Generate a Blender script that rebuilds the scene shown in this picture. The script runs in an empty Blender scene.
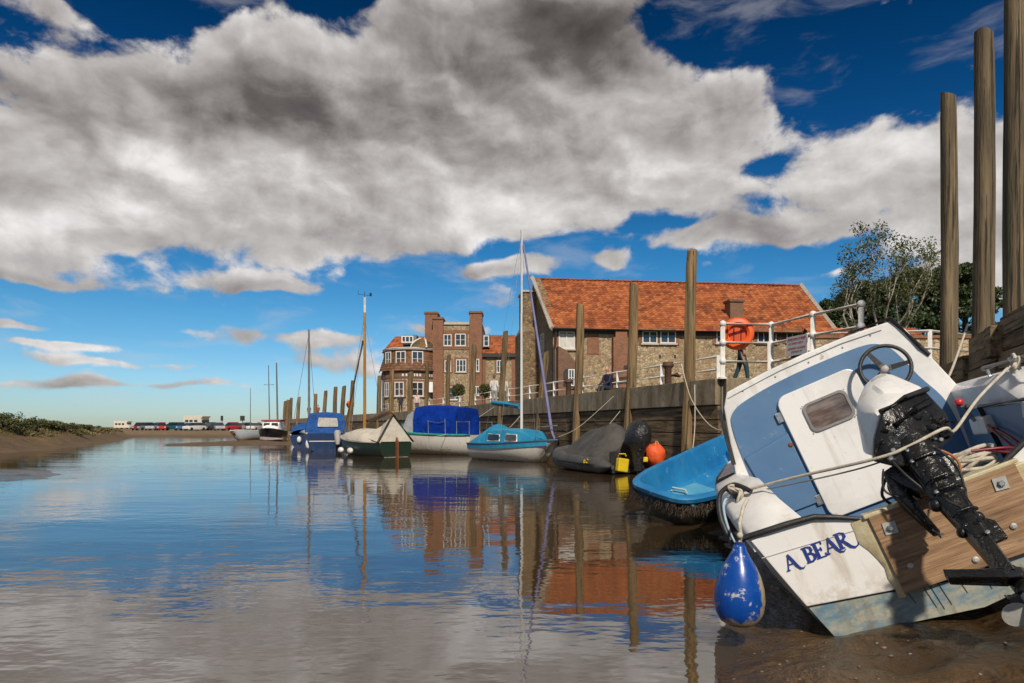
import bpy, bmesh, math, random
from mathutils import Vector, Matrix, noise as mnoise
V = Vector
R = math.radians
random.seed(7)
scene = bpy.context.scene

# ------------------------------------------------------------------ camera
F, HY, H = 700.0, 427.0, 1.2          # focal length in pixels, horizon row, eye height
cam_d = bpy.data.cameras.new("camera")
cam = bpy.data.objects.new("camera", cam_d)
scene.collection.objects.link(cam)
cam.location = (0, 0, H)
cam.rotation_euler = (R(90), 0, 0)
cam_d.sensor_width = 36.0
cam_d.lens = F / 1024 * 36.0
cam_d.shift_y = (HY - 341.5) / 1024
cam_d.clip_start = 0.05
cam_d.clip_end = 9000
scene.camera = cam
scene.cycles.max_bounces = 6; scene.cycles.diffuse_bounces = 2; scene.cycles.glossy_bounces = 3
scene.cycles.transparent_max_bounces = 8; scene.cycles.caustics_reflective = False; scene.cycles.caustics_refractive = False

# ------------------------------------------------------------------ node helper
class NT:
    def __init__(s, tree):
        s.t = tree; s.n = tree.nodes; s.l = tree.links
    def put(s, sock, v):
        if v is None: return
        if isinstance(v, bpy.types.NodeSocket): s.l.new(v, sock)
        else:
            if isinstance(v, (tuple, list, Vector)):
                v = tuple(v)
                if sock.type == 'RGBA' and len(v) == 3: v = v + (1,)
                sock.default_value = v
            else:
                try: sock.default_value = v
                except TypeError: sock.default_value = (v, v, v)
    def m(s, op, a, b=None, c=None, clamp=False):
        n = s.n.new('ShaderNodeMath'); n.operation = op; n.use_clamp = clamp
        for i, v in enumerate((a, b, c)): s.put(n.inputs[i], v)
        return n.outputs[0]
    def vm(s, op, a, b=None, c=None, scale=None):
        n = s.n.new('ShaderNodeVectorMath'); n.operation = op
        for i, v in enumerate((a, b, c)): s.put(n.inputs[i], v)
        if scale is not None: s.put(n.inputs['Scale'], scale)
        return n.outputs['Value'] if op in ('DOT_PRODUCT', 'LENGTH', 'DISTANCE') else n.outputs['Vector']
    def sep(s, v):
        n = s.n.new('ShaderNodeSeparateXYZ'); s.put(n.inputs[0], v); return n.outputs
    def comb(s, x=0, y=0, z=0):
        n = s.n.new('ShaderNodeCombineXYZ')
        for i, v in enumerate((x, y, z)): s.put(n.inputs[i], v)
        return n.outputs[0]
    def noise(s, vec, scale=5, detail=4, rough=.55, dist=0, col=False, typ=None, dim='3D'):
        n = s.n.new('ShaderNodeTexNoise'); n.noise_dimensions = dim
        if typ: n.noise_type = typ
        s.put(n.inputs['Vector'], vec); s.put(n.inputs['Scale'], scale); s.put(n.inputs['Detail'], detail)
        s.put(n.inputs['Roughness'], rough); s.put(n.inputs['Distortion'], dist)
        return n.outputs['Color'] if col else n.outputs[0]
    def voro(s, vec, scale=5, feature='F1', out='Distance', rnd=1, dim='3D'):
        n = s.n.new('ShaderNodeTexVoronoi'); n.feature = feature; n.voronoi_dimensions = dim
        s.put(n.inputs['Vector'], vec); s.put(n.inputs['Scale'], scale); s.put(n.inputs['Randomness'], rnd)
        return n.outputs[out]
    def ramp(s, fac, stops, interp='LINEAR'):
        n = s.n.new('ShaderNodeValToRGB'); cr = n.color_ramp; cr.interpolation = interp
        while len(cr.elements) < len(stops): cr.elements.new(0.5)
        for e, (p, c) in zip(cr.elements, stops):
            e.position = p
            if not isinstance(c, (tuple, list)): c = (c, c, c)
            e.color = tuple(c)[:3] + (1,)
        s.put(n.inputs[0], fac)
        return n.outputs[0]
    def mix(s, fac, a, b, blend='MIX'):
        n = s.n.new('ShaderNodeMix'); n.data_type = 'RGBA'; n.blend_type = blend; n.clamp_factor = True
        s.put(n.inputs[0], fac); s.put(n.inputs[6], a); s.put(n.inputs[7], b)
        return n.outputs[2]
    def step(s, x, lo, hi):
        n = s.n.new('ShaderNodeMapRange'); n.interpolation_type = 'SMOOTHSTEP'
        s.put(n.inputs[0], x); s.put(n.inputs[1], lo); s.put(n.inputs[2], hi)
        return n.outputs[0]

# ------------------------------------------------------------------ world: Nishita sky with a broken deck of cumulus
SUN_EL, SUN_AZ = R(42), R(174)         # azimuth clockwise from +Y: behind the camera, to the right
world = bpy.data.worlds.new("World"); scene.world = world; world.use_nodes = True
world.cycles.sampling_method = 'MANUAL'; world.cycles.sample_map_resolution = 256
wt = NT(world.node_tree); world.node_tree.nodes.clear()
out = wt.n.new('ShaderNodeOutputWorld'); bg = wt.n.new('ShaderNodeBackground')
bg.inputs['Strength'].default_value = 0.1
wt.l.new(bg.outputs[0], out.inputs[0])
sky = wt.n.new('ShaderNodeTexSky'); sky.sky_type = 'NISHITA'; sky.sun_disc = False
sky.sun_elevation = SUN_EL; sky.sun_rotation = SUN_AZ
sky.air_density = 1.0; sky.dust_density = 0.2; sky.ozone_density = 2.0

def ang(px, py):
    x, z = (px - 512) / F, (HY - py) / F
    return math.atan2(x, 1), math.atan2(z, math.hypot(x, 1))

# cumulus banks: centre, half width, half height (measured off the photograph as directions), weight
BLOBS = [(60,150,160,95,1.15),(0,215,140,58,1.0),(200,165,140,80,1.15),(300,95,100,75,1.1),(250,30,60,38,1.0),(360,70,60,50,.5),
 (340,190,130,55,1.1),(450,140,120,85,1.1),(470,50,130,80,1.0),(570,40,110,70,1.1),(570,150,130,62,1.1),
 (660,120,95,70,.85),(740,110,75,45,.7),(620,190,100,30,.85),(290,232,110,22,.7),(470,226,110,18,.8),
 (800,190,80,30,.62),(890,175,100,48,1.05),(985,200,100,75,1.2),(1010,280,90,45,.7),(740,226,70,12,.55),(850,225,70,14,.5),
 (265,284,55,10,1.25),(515,266,42,10,1.25),(604,257,34,7,1.0),(690,237,70,9,.85),(780,231,60,8,.85),
 (75,345,80,6,.95),(300,342,95,11,1.0),(120,362,90,6,.85),(440,330,70,7,.8),(20,325,45,6,.95),(130,328,60,4,.5),
 (110,386,130,6,.75),(330,368,70,16,.6),(40,281,55,6,.8),(60,6,60,14,.65),(930,62,90,24,.5),(800,275,60,6,.6),(400,300,80,4,.35),(700,300,80,5,.35),
 (180,2,100,24,-1.0),(322,8,34,36,-1.1),(705,40,40,45,-.5),(590,110,30,24,-.6),(545,100,22,16,-.5),(690,160,30,16,-.5),(640,90,24,14,-.4),(780,170,40,16,-.5),(480,250,60,10,-.3),(860,60,110,60,-.45)]
SHADE = [(268,106,80,40,1.25),(370,125,80,35,.6),(570,38,120,50,.85),(40,128,70,24,.3),(640,25,90,40,.5),
 (150,205,190,40,-.45),(470,30,60,40,.4),(60,30,90,16,.4),(520,100,60,30,.3),
 (265,22,55,28,-.8),(335,95,28,40,-.7),(140,150,60,28,-.7),(30,245,70,30,-.6),(470,205,140,35,-.6),(900,175,130,55,-.6),(640,160,110,50,-.35),(250,175,90,20,-.5)]

def blob_sum(g, p, blobs):
    acc = None
    for (px, py, rx, ry, w) in blobs:
        a, e = ang(px, py)
        a1, _ = ang(px + rx, py); _, e1 = ang(px, py - ry)
        sa, se = 1 / max(a1 - a, 1e-3), 1 / max(e1 - e, 1e-3)
        q = g.vm('MULTIPLY_ADD', p, (sa, se, 0), (-a * sa, -e * se, 0))
        d = g.m('POWER', .36788, g.vm('DOT_PRODUCT', q, q))
        acc = g.m('MULTIPLY', d, w) if acc is None else g.m('MULTIPLY_ADD', d, w, acc)
    return acc

def density_group():
    t = bpy.data.node_groups.new("cloud_density", 'ShaderNodeTree')
    t.interface.new_socket("p", in_out='INPUT', socket_type='NodeSocketVector')
    t.interface.new_socket("d", in_out='OUTPUT', socket_type='NodeSocketFloat')
    t.interface.new_socket("q", in_out='OUTPUT', socket_type='NodeSocketVector')
    t.interface.new_socket("r", in_out='OUTPUT', socket_type='NodeSocketFloat')
    g = NT(t); i = t.nodes.new('NodeGroupInput'); o = t.nodes.new('NodeGroupOutput')
    p = i.outputs[0]
    ps = g.vm('MULTIPLY', p, (1.0, 1.55, 1))
    w = g.vm('SUBTRACT', g.noise(ps, 6, 2, .5, col=True, dim='2D'), (.5, .5, .5))
    q = g.vm('MULTIPLY_ADD', w, (.10, .05, 0), p)
    # billows: rounded cells at two sizes plus fine fibre
    pq = g.vm('MULTIPLY', g.vm('MULTIPLY_ADD', w, (.05, .03, 0), p), (1, 1.55, 1))
    w3 = g.vm('MULTIPLY_ADD', g.vm('SUBTRACT', g.noise(pq, 16, 3, .6, col=True, dim='2D'), (.5, .5, .5)), (.05, .05, 0), pq)
    v1 = g.m('SUBTRACT', 1, g.voro(w3, 9, 'F1', dim='2D')); v2 = g.m('SUBTRACT', 1, g.voro(w3, 23, 'F1', dim='2D'))
    bil = g.m('ADD', g.m('MULTIPLY', v1, .55), g.m('MULTIPLY', v2, .28))
    n1 = g.m('ADD', g.m('MULTIPLY', g.noise(pq, 8.5, 11, .60, dim='2D'), .72), g.m('MULTIPLY', bil, .34))
    b = blob_sum(g, q, BLOBS)
    xyz = g.sep(p)
    # away from these banks the sky goes on as the same broken cumulus
    far = g.m('MAXIMUM', g.step(g.m('ABSOLUTE', xyz[0]), .68, .95), g.step(xyz[1], .56, .75))
    gen = g.m('MULTIPLY', g.step(g.noise(g.vm('MULTIPLY', q, (1, 1.6, 1)), 2.2, 3, .5, dim='2D'), .42, .62), 1.1)
    b = g.m('ADD', g.m('MULTIPLY', b, g.m('SUBTRACT', 1, far)), g.m('MULTIPLY', gen, far))
    d = g.m('MULTIPLY_ADD', g.m('SUBTRACT', n1, .585), 2.9, b)
    pr = g.vm('ADD', pq, (.010, .022, 0))
    n2 = g.m('ADD', g.m('MULTIPLY', g.noise(pr, 8.5, 7, .60, dim='2D'), .72), g.m('MULTIPLY', g.m('ADD', g.m('MULTIPLY', g.m('SUBTRACT', 1, g.voro(g.vm('ADD', w3, (.010, .022, 0)), 9, 'F1', dim='2D')), .55), g.m('MULTIPLY', g.m('SUBTRACT', 1, g.voro(g.vm('ADD', w3, (.010, .022, 0)), 23, 'F1', dim='2D')), .28)), .34))
    sA = g.noise(pq, 6.5, 2, .5, dim='2D'); sB = g.noise(g.vm('ADD', pq, (.02, .055, 0)), 6.5, 2, .5, dim='2D')
    big = g.m('SUBTRACT', sA, sB)
    g.put(o.inputs[2], g.m('ADD', g.m('MULTIPLY', g.m('SUBTRACT', n1, n2), 1.75), g.m('MULTIPLY', big, 1.2)))
    g.put(o.inputs[0], d); g.put(o.inputs[1], q)
    return t

tc = wt.n.new('ShaderNodeTexCoord')
dx, dy, dz = wt.sep(wt.vm('NORMALIZE', tc.outputs['Generated']))
az = wt.m('ARCTAN2', dx, dy)
el = wt.m('ARCSINE', wt.m('ABSOLUTE', dz))
P = wt.comb(az, el, 0)
dg = density_group()
def dens(p):
    n = wt.n.new('ShaderNodeGroup'); n.node_tree = dg; wt.put(n.inputs[0], p); return n.outputs
d0, q0, relief = dens(P)
alpha = wt.step(d0, .20, .66)
thick = wt.step(d0, .45, 1.6)
sh = blob_sum(wt, q0, SHADE)
L = wt.m('MULTIPLY_ADD', relief, .50, .70)
L = wt.m('MULTIPLY_ADD', thick, -.10, L)
L = wt.m('MULTIPLY_ADD', sh, -.32, L)
ccol = wt.ramp(L, [(0.0, (.075, .063, .058)), (.25, (.14, .123, .115)), (.5, (.32, .292, .278)), (.75, (.56, .53, .51)), (1.0, (.90, .87, .85))])
ccol = wt.vm('SCALE', ccol, scale=10.0)
hs = wt.n.new('ShaderNodeHueSaturation'); hs.inputs['Saturation'].default_value = 1.48; hs.inputs['Value'].default_value = 1.0
wt.l.new(sky.outputs[0], hs.inputs['Color'])
grad = wt.ramp(wt.m('DIVIDE', el, 1.5708), [(0, (.50, .66, 1.06)), (.035, (.58, .77, 1.04)), (.09, (.54, .80, .92)), (.16, (.42, .70, .78)), (.24, (.24, .42, .52)), (.36, (.15, .22, .27)), (1, (.15, .22, .27))])
# thin cirrus veil
cir = wt.noise(wt.vm('MULTIPLY', P, (3.2, 11, 1)), 2.2, 7, .58, .25, dim='2D')
cir = wt.m('MULTIPLY', wt.step(cir, .50, .80), .26)
skyc = wt.mix(1.0, hs.outputs[0], grad, 'MULTIPLY')
skyc = wt.mix(cir, skyc, (6.2, 6.0, 5.9))
wt.put(bg.inputs['Color'], wt.mix(wt.m('MULTIPLY', alpha, .97), skyc, ccol))

sun_d = bpy.data.lights.new("sun", 'SUN'); sun_d.energy = 4.2; sun_d.angle = R(2.5); sun_d.color = (1, .90, .76)
sun = bpy.data.objects.new("sun", sun_d); scene.collection.objects.link(sun)
sun_dir = V((math.sin(SUN_AZ) * math.cos(SUN_EL), math.cos(SUN_AZ) * math.cos(SUN_EL), math.sin(SUN_EL)))
sun.rotation_euler = sun_dir.to_track_quat('Z', 'Y').to_euler()
scene.view_settings.view_transform = 'Standard'; scene.view_settings.look = 'None'
scene.view_settings.gamma = 1; scene.view_settings.use_curve_mapping = False
scene.view_settings.exposure = 0.0

# ------------------------------------------------------------------ mesh helpers
COL = scene.collection
def basis(d, up=V((0, 0, 1))):
    d = V(d).normalized()
    if abs(d.dot(up)) > .98: up = V((0, 1, 0))
    a = d.cross(up).normalized(); return a, d.cross(a).normalized() * -1

class MB:
    def __init__(s): s.v = []; s.f = []; s.t = []; s.mi = []
    def add(s, vs, fs, tint=0.5, mi=0):
        o = len(s.v); s.v += [V(v) for v in vs]
        for f in fs: s.f.append([i + o for i in f]); s.t.append(tint); s.mi.append(mi)
        return s
    def box(s, c, d, M=None, tint=.5, mi=0, taper=1.0):
        c = V(c); x, y, z = d[0] / 2, d[1] / 2, d[2] / 2
        vs = [V((sx * x * (taper if sz > 0 else 1), sy * y * (taper if sz > 0 else 1), sz * z)) for sz in (-1, 1) for sy in (-1, 1) for sx in (-1, 1)]
        if M is not None: vs = [M @ v for v in vs]
        return s.add([c + v for v in vs], [(0, 2, 3, 1), (4, 5, 7, 6), (0, 1, 5, 4), (2, 6, 7, 3), (0, 4, 6, 2), (1, 3, 7, 5)], tint, mi)
    def rings(s, rings, closed=True, cap=True, tint=.5, mi=0):
        n = len(rings[0]); vs = [p for r in rings for p in r]; fs = []
        for i in range(len(rings) - 1):
            for j in range(n if closed else n - 1):
                k = (j + 1) % n
                fs.append((i * n + j, i * n + k, (i + 1) * n + k, (i + 1) * n + j))
        if cap and closed:
            fs.append(tuple(range(n))[::-1]); fs.append(tuple((len(rings) - 1) * n + j for j in range(n)))
        return s.add(vs, fs, tint, mi)
    def tube(s, pts, r, n=8, cap=True, mi=0, tint=.5):
        pts = [V(p) for p in pts]; rr = r if isinstance(r, (list, tuple)) else [r] * len(pts)
        rings = []; up = V((0, 0, 1))
        a = None
        for i, p in enumerate(pts):
            d = (pts[min(i + 1, len(pts) - 1)] - pts[max(i - 1, 0)])
            if d.length < 1e-9: d = V((0, 0, 1))
            d.normalize()
            if a is None: a, b = basis(d)
            else:
                a = (a - d * a.dot(d)).normalized(); b = d.cross(a)
            rings.append([p + (a * math.cos(2 * math.pi * j / n) + b * math.sin(2 * math.pi * j / n)) * rr[i] for j in range(n)])
        return s.rings(rings, True, cap, tint, mi)
    def lathe(s, prof, n=16, M=None, mi=0, tint=.5):
        rings = []
        for r, z in prof:
            ring = [V((r * math.cos(2 * math.pi * j / n), r * math.sin(2 * math.pi * j / n), z)) for j in range(n)]
            rings.append([M @ p for p in ring] if M is not None else ring)
        return s.rings(rings, True, True, tint, mi)
    def ball(s, c, r, n=10, m=6, mi=0, tint=.5):
        r = r if isinstance(r, (tuple, list)) else (r, r, r); c = V(c)
        rings = [[c + V((r[0] * math.sin(math.pi * (i + .02) / (m + .04)) * math.cos(2 * math.pi * j / n), r[1] * math.sin(math.pi * (i + .02) / (m + .04)) * math.sin(2 * math.pi * j / n), -r[2] * math.cos(math.pi * i / m))) for j in range(n)] for i in range(m + 1)]
        return s.rings(rings, True, True, tint, mi)
    def plate(s, pts, thick, mi=0, tint=.5):
        pts = [V(p) for p in pts]; nrm = V((0, 0, 0))
        for i in range(1, len(pts) - 1): nrm += (pts[i] - pts[0]).cross(pts[i + 1] - pts[0])
        nrm.normalize(); n = len(pts)
        return s.rings([pts, [p + nrm * thick for p in pts]], True, True, tint, mi)
    def bars(s, pts, r, n=4, closed=True):
        m = len(pts)
        for i in range(m if closed else m - 1): s.tube([pts[i], pts[(i + 1) % m]], r, n)
        return s
    def build(s, name, mat, parent=None, smooth=None, bevel=0, world=False, off=None, sub=0, recalc=True, kind=None):
        me = bpy.data.meshes.new(name); vs = s.v
        if world and parent is not None:
            p = parent
            o = V((0, 0, 0))
            while p is not None: o += p.location; p = p.parent
            vs = [v - o for v in vs]
        if off is not None: vs = [v - V(off) for v in vs]
        me.from_pydata([tuple(v) for v in vs], [], s.f)
        for m_ in (mat if isinstance(mat, (list, tuple)) else [mat]): me.materials.append(m_)
        if any(s.mi): me.polygons.foreach_set('material_index', s.mi)
        if any(t != .5 for t in s.t):
            at = me.attributes.new('tint', 'FLOAT', 'FACE'); at.data.foreach_set('value', s.t)
        if recalc or bevel:
            bm = bmesh.new(); bm.from_mesh(me)
            bmesh.ops.recalc_face_normals(bm, faces=bm.faces)
            if bevel:
                es = [e for e in bm.edges if len(e.link_faces) == 2 and e.calc_face_angle(0) > R(30)]
                bmesh.ops.bevel(bm, geom=es, offset=bevel, segments=2, profile=.6, affect='EDGES', clamp_overlap=True)
            bm.to_mesh(me); bm.free()
        if smooth:
            me.polygons.foreach_set('use_smooth', [True] * len(me.polygons))
            me.set_sharp_from_angle(angle=R(smooth))
        o = bpy.data.objects.new(name, me); COL.objects.link(o)
        if off is not None: o.location = off
        if parent is not None: o.parent = parent
        if sub:
            md = o.modifiers.new('sub', 'SUBSURF'); md.levels = sub; md.render_levels = sub
        if kind: o['kind'] = kind
        return o

def tag(o, label, cat, group=None):
    o['label'] = label; o['category'] = cat
    if group: o['group'] = group
    return o
def thing(name, label, cat, loc=(0, 0, 0), rz=0, group=None, M=None):
    o = bpy.data.objects.new(name, None); COL.objects.link(o); o.empty_display_size = .2
    o.location = loc; o.rotation_euler = (0, 0, rz)
    if M is not None: o.matrix_world = M; o.matrix_basis = M
    return tag(o, label, cat, group)
def copy_of(o, loc=None, rot=None, parent=None):
    c = o.copy(); COL.objects.link(c); c.parent = parent
    if loc is not None: c.location = loc
    if rot is not None: c.rotation_euler = rot
    for ch in o.children: copy_of(ch, parent=c)
    return c
def struct(o): o['kind'] = 'structure'; return o
def lerp(a, b, t): return a + (b - a) * t
def at(px, py, Y): return V(((px - 512) / F * Y, Y, H + (HY - py) / F * Y))

# ------------------------------------------------------------------ materials
MATS = {}
def S(r, g, b):
    def c(u):
        u /= 255.0
        return u / 12.92 if u <= .04045 else ((u + .055) / 1.055) ** 2.4
    return (c(r), c(g), c(b))
def newmat(name):
    m = bpy.data.materials.new(name); m.use_nodes = True
    t = NT(m.node_tree); b = m.node_tree.nodes['Principled BSDF']
    MATS[name] = m
    return m, t, b
def ocoord(t, stretch=(1, 1, 1), kind='Object'):
    n = t.n.new('ShaderNodeTexCoord'); return t.vm('MULTIPLY', n.outputs[kind], stretch)
def bump(t, b, h, strength=.3, dist=.02, prev=None):
    n = t.n.new('ShaderNodeBump'); t.put(n.inputs['Strength'], strength); t.put(n.inputs['Distance'], dist); t.put(n.inputs['Height'], h)
    if prev is not None: t.l.new(prev, n.inputs['Normal'])
    if b is not None: t.l.new(n.outputs[0], b.inputs['Normal'])
    return n.outputs[0]
def pm(name, cols, scale=3, rough=.6, bmp=.2, bscale=40, stretch=(1, 1, 1), metal=0, rnd=0, tint=0, spots=None, spec=.5, detail=6, lo=.3, hi=.7, bd=.01, cracks=None, tide=None, streak=None):
    if name in MATS: return MATS[name]
    m, t, b = newmat(name)
    co = ocoord(t, stretch)
    if rnd:
        oi = t.n.new('ShaderNodeObjectInfo')
        co = t.vm('ADD', co, t.vm('SCALE', t.comb(oi.outputs['Random'], oi.outputs['Random'], oi.outputs['Random']), scale=37.0))
    n = t.noise(co, scale, detail, .6)
    k = len(cols) - 1
    c = t.ramp(n, [(lo + (hi - lo) * i / max(k, 1), q) for i, q in enumerate(cols)]) if k else t.mix(0, cols[0], cols[0])
    if spots:       # (colour, scale, threshold)
        sn = t.noise(t.vm('ADD', co, (3.1, 7.7, 1.3)), spots[1], 5, .65)
        c = t.mix(t.step(sn, spots[2], spots[2] + .1), c, spots[0])
    ck = None
    if cracks:      # (stretch, threshold): long splits and dark grain
        ck = t.noise(t.vm('MULTIPLY', co, cracks[0]), 1.0, 4, .62)
        ck = t.step(ck, cracks[1], cracks[1] - .06)
        c = t.mix(t.m('MULTIPLY', ck, .85), c, tuple(v * .28 for v in cols[0]))
    if streak:      # (colour, amount): grime that has run down
        sk_ = t.noise(t.vm('MULTIPLY', ocoord(t), (11, 11, .9)), 1.0, 6, .7)
        c = t.mix(t.m('MULTIPLY', t.step(sk_, .53, .74), streak[1]), c, streak[0])
    if tide:        # (height, colour): weed and slime left by the tide
        tz = t.sep(ocoord(t))[2]; tn = t.noise(ocoord(t), 7, 5, .65)
        c = t.mix(t.m('MULTIPLY', t.step(t.m('MULTIPLY_ADD', tn, .9, tz), tide[0] + .55, tide[0] + .25), .85), c, tide[1])
    if rnd:
        v = t.m('MULTIPLY_ADD', oi.outputs['Random'], rnd, 1 - rnd / 2)
        c = t.vm('SCALE', c, scale=v)
    if tint:
        an = t.n.new('ShaderNodeAttribute'); an.attribute_name = 'tint'
        c = t.vm('SCALE', c, scale=t.m('MULTIPLY_ADD', an.outputs['Fac'], tint, 1 - tint / 2))
    t.put(b.inputs['Base Color'], c)
    t.put(b.inputs['Roughness'], t.m('MULTIPLY_ADD', n, .2, rough - .1, clamp=True))
    b.inputs['Metallic'].default_value = metal
    b.inputs['Specular IOR Level'].default_value = spec
    if bmp:
        hgt = t.noise(co, bscale, 5, .6)
        if ck is not None: hgt = t.m('MULTIPLY_ADD', ck, -1.2, hgt)
        bump(t, b, hgt, bmp, bd)
    return m

def paint_hull(name, top, low, zline, stain=(.30, .24, .15), soft=.02, amt=.5, rough=.35, slope=0.0, streak=14):
    """Gloss paint above a boot line at local z, antifouling below, rust and tide stains with shapes of their own."""
    if name in MATS: return MATS[name]
    m, t, b = newmat(name); co = ocoord(t); x, y, z = t.sep(co)
    nz = t.noise(co, 6, 4, .6)
    zz = t.m('MULTIPLY_ADD', nz, .05, z)
    if slope: zz = t.m('SUBTRACT', zz, t.m('MULTIPLY', t.m('ABSOLUTE', x), slope))
    f = t.step(zz, zline, zline + soft)
    c = t.mix(f, low, top)
    st = t.noise(t.vm('MULTIPLY', co, (streak, streak, 1.2)), 1, 5, .7)
    c = t.mix(t.m('MULTIPLY', t.step(st, .54, .72), amt), c, stain)
    sp = t.noise(co, 9, 6, .7)
    band = t.m('MULTIPLY', t.step(zz, zline + .34, zline + .02), t.step(sp, .45, .6))
    c = t.mix(t.m('MULTIPLY', band, amt), c, stain)
    t.put(b.inputs['Base Color'], c); t.put(b.inputs['Roughness'], t.m('MULTIPLY_ADD', sp, .3, rough - .1))
    bump(t, b, sp, .12, .01)
    return m

WHITE_GRP = pm('white_gelcoat', [(.62, .605, .58), (.78, .77, .75)], 2.2, .26, .06, 14, spots=((.42, .36, .27), 8, .64), lo=.36, hi=.56, streak=((.40, .35, .27), .45))
WHITE_PAINT = pm('white_rail_paint', [(.64, .62, .58), (.80, .79, .76)], 5, .45, .1, 30, spots=((.28, .16, .08), 9, .70))
BLACK = pm('black_rubber', [(.012, .012, .012), (.03, .03, .03)], 8, .5, .3, 40)
BLACKMETAL = pm('black_engine_metal', [(.004, .004, .004), (.013, .012, .011)], 9, .26, .45, 16, spots=((.12, .10, .07), 24, .62), bd=.025)
STEEL = pm('steel', [(.35, .35, .35), (.55, .55, .54)], 8, .35, .1, 40, metal=.9)
ROPE = pm('rope', [(.40, .35, .27), (.62, .57, .48)], 30, .85, .5, 160, stretch=(1, 1, 1))
ROPE_BLUE = pm('blue_rope', [(.06, .16, .30), (.14, .30, .45)], 30, .85, .5, 160)
GLASS_DARK = pm('window_glass', [(.015, .018, .02), (.05, .055, .06)], 3, .06, 0, spec=.8)
PILE = pm('pile_timber', [(.075, .047, .022), (.18, .118, .055), (.29, .195, .095)], 1.6, .85, .7, 6, stretch=(5, 5, .35), spots=((.10, .10, .045), 1.4, .58), rnd=.45, bd=.03, cracks=((5, 5, 1.4), .42), tide=(1.15, (.028, .026, .012)))
PILE_SHADED = pm('shaded_pile_timber', [(.055, .04, .022), (.135, .10, .056), (.24, .18, .105)], 1.6, .85, .8, 6, stretch=(5, 5, .35), spots=((.07, .075, .035), 1.4, .56), rnd=.3, bd=.03, cracks=((6, 6, 1.2), .44))  # darker, greyer copy of the pile timber: partial shade painted into the colour
PLANK = pm('plank_timber', [(.055, .036, .018), (.14, .093, .048), (.27, .185, .10)], 2.0, .85, .7, 10, stretch=(.5, 5, 5), spots=((.05, .06, .03), 2, .60), rnd=.6, bd=.03, cracks=((1.2, 4, 4), .42))
PLANK_LIGHT = pm('plank_timber_light', [(.12, .085, .045), (.24, .175, .095), (.35, .265, .15)], 2.0, .85, .7, 10, stretch=(.5, 5, 5), spots=((.07, .08, .035), 2, .56), rnd=.5, bd=.03, cracks=((1.2, 4, 4), .43))
FABRIC_BLUE = pm('blue_canvas', [S(2, 38, 118), S(6, 58, 160)], 3, .85, .7, 3.5, bd=.12, spots=((.004, .03, .13), 5, .6), spec=.15)

def water_mat():
    m, t, b = newmat('water'); co = ocoord(t)
    lay = lambda st, sc, de, ro, off=(0, 0, 0): t.noise(t.vm('ADD', t.vm('MULTIPLY', co, st), off), sc, de, ro)
    h1 = lay((.55, 1.15, 1), 2.3, 3, .5); h2 = lay((.8, 1.3, 1), 7.5, 2, .5, (4, 1, 0)); h3 = lay((1, 1, 1), .35, 2, .5, (9, 3, 0))
    gust = t.step(lay((.25, .6, 1), .35, 3, .6, (1, 8, 0)), .35, .65)
    amp = t.m('MULTIPLY_ADD', gust, .85, .35)
    h = t.m('ADD', t.m('MULTIPLY', h1, .055), t.m('ADD', t.m('MULTIPLY', h2, .013), t.m('MULTIPLY', h3, .05)))
    bump(t, b, t.m('MULTIPLY', h, amp), WATER_BUMP, 1.0)
    b.inputs['Base Color'].default_value = (.05, .032, .015, 1)
    b.inputs['Roughness'].default_value = .03
    b.inputs['IOR'].default_value = WATER_IOR
    return m
WATER_BUMP, WATER_IOR = .13, 3.4

def mud_mat():
    m, t, b = newmat('wet_mud'); co = ocoord(t)
    x, y, z = t.sep(co)
    n = t.noise(co, 1.1, 8, .62); n2 = t.noise(co, 6, 7, .65); n3 = t.noise(t.vm('MULTIPLY', co, (1, .45, 1)), 2.4, 6, .6)
    c = t.ramp(n, [(.3, (.026, .015, .007)), (.5, (.066, .038, .016)), (.7, (.125, .076, .034))])
    c = t.mix(t.m('MULTIPLY', t.step(n2, .56, .72), .6), c, (.17, .125, .075))
    peb = t.voro(co, 22, 'F1', 'Distance'); pc = t.voro(co, 22, 'F1', 'Color')
    pm_ = t.m('MULTIPLY', t.step(peb, .22, .12), t.step(t.sep(pc)[0], .90, .93))
    c = t.mix(pm_, c, (.30, .25, .18))
    # vegetation and dry soil on the high ground
    veg = t.ramp(t.noise(co, .9, 6, .6), [(.3, (.045, .05, .014)), (.5, (.085, .08, .025)), (.7, (.16, .12, .05))])
    hi = t.m('MULTIPLY_ADD', n2, .5, z)
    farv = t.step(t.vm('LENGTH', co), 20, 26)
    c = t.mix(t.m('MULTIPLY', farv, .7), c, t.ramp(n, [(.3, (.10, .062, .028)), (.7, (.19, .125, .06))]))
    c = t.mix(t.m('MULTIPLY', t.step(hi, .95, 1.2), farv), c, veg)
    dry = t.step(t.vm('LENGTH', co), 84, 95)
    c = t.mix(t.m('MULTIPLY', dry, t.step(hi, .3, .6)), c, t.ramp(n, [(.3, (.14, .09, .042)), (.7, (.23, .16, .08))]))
    t.put(b.inputs['Base Color'], c)
    wet = t.step(z, .55, .05)
    t.put(b.inputs['Roughness'], t.m('MAXIMUM', t.m('SUBTRACT', t.m('MULTIPLY_ADD', n, .85, .0), t.m('MULTIPLY', wet, .26), clamp=True), t.m('MULTIPLY', farv, .78)))
    b1 = bump(t, None, n3, .9, .16)
    bump(t, b, t.m('MULTIPLY_ADD', pm_, .4, n2), .8, .06, b1)
    return m

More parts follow.
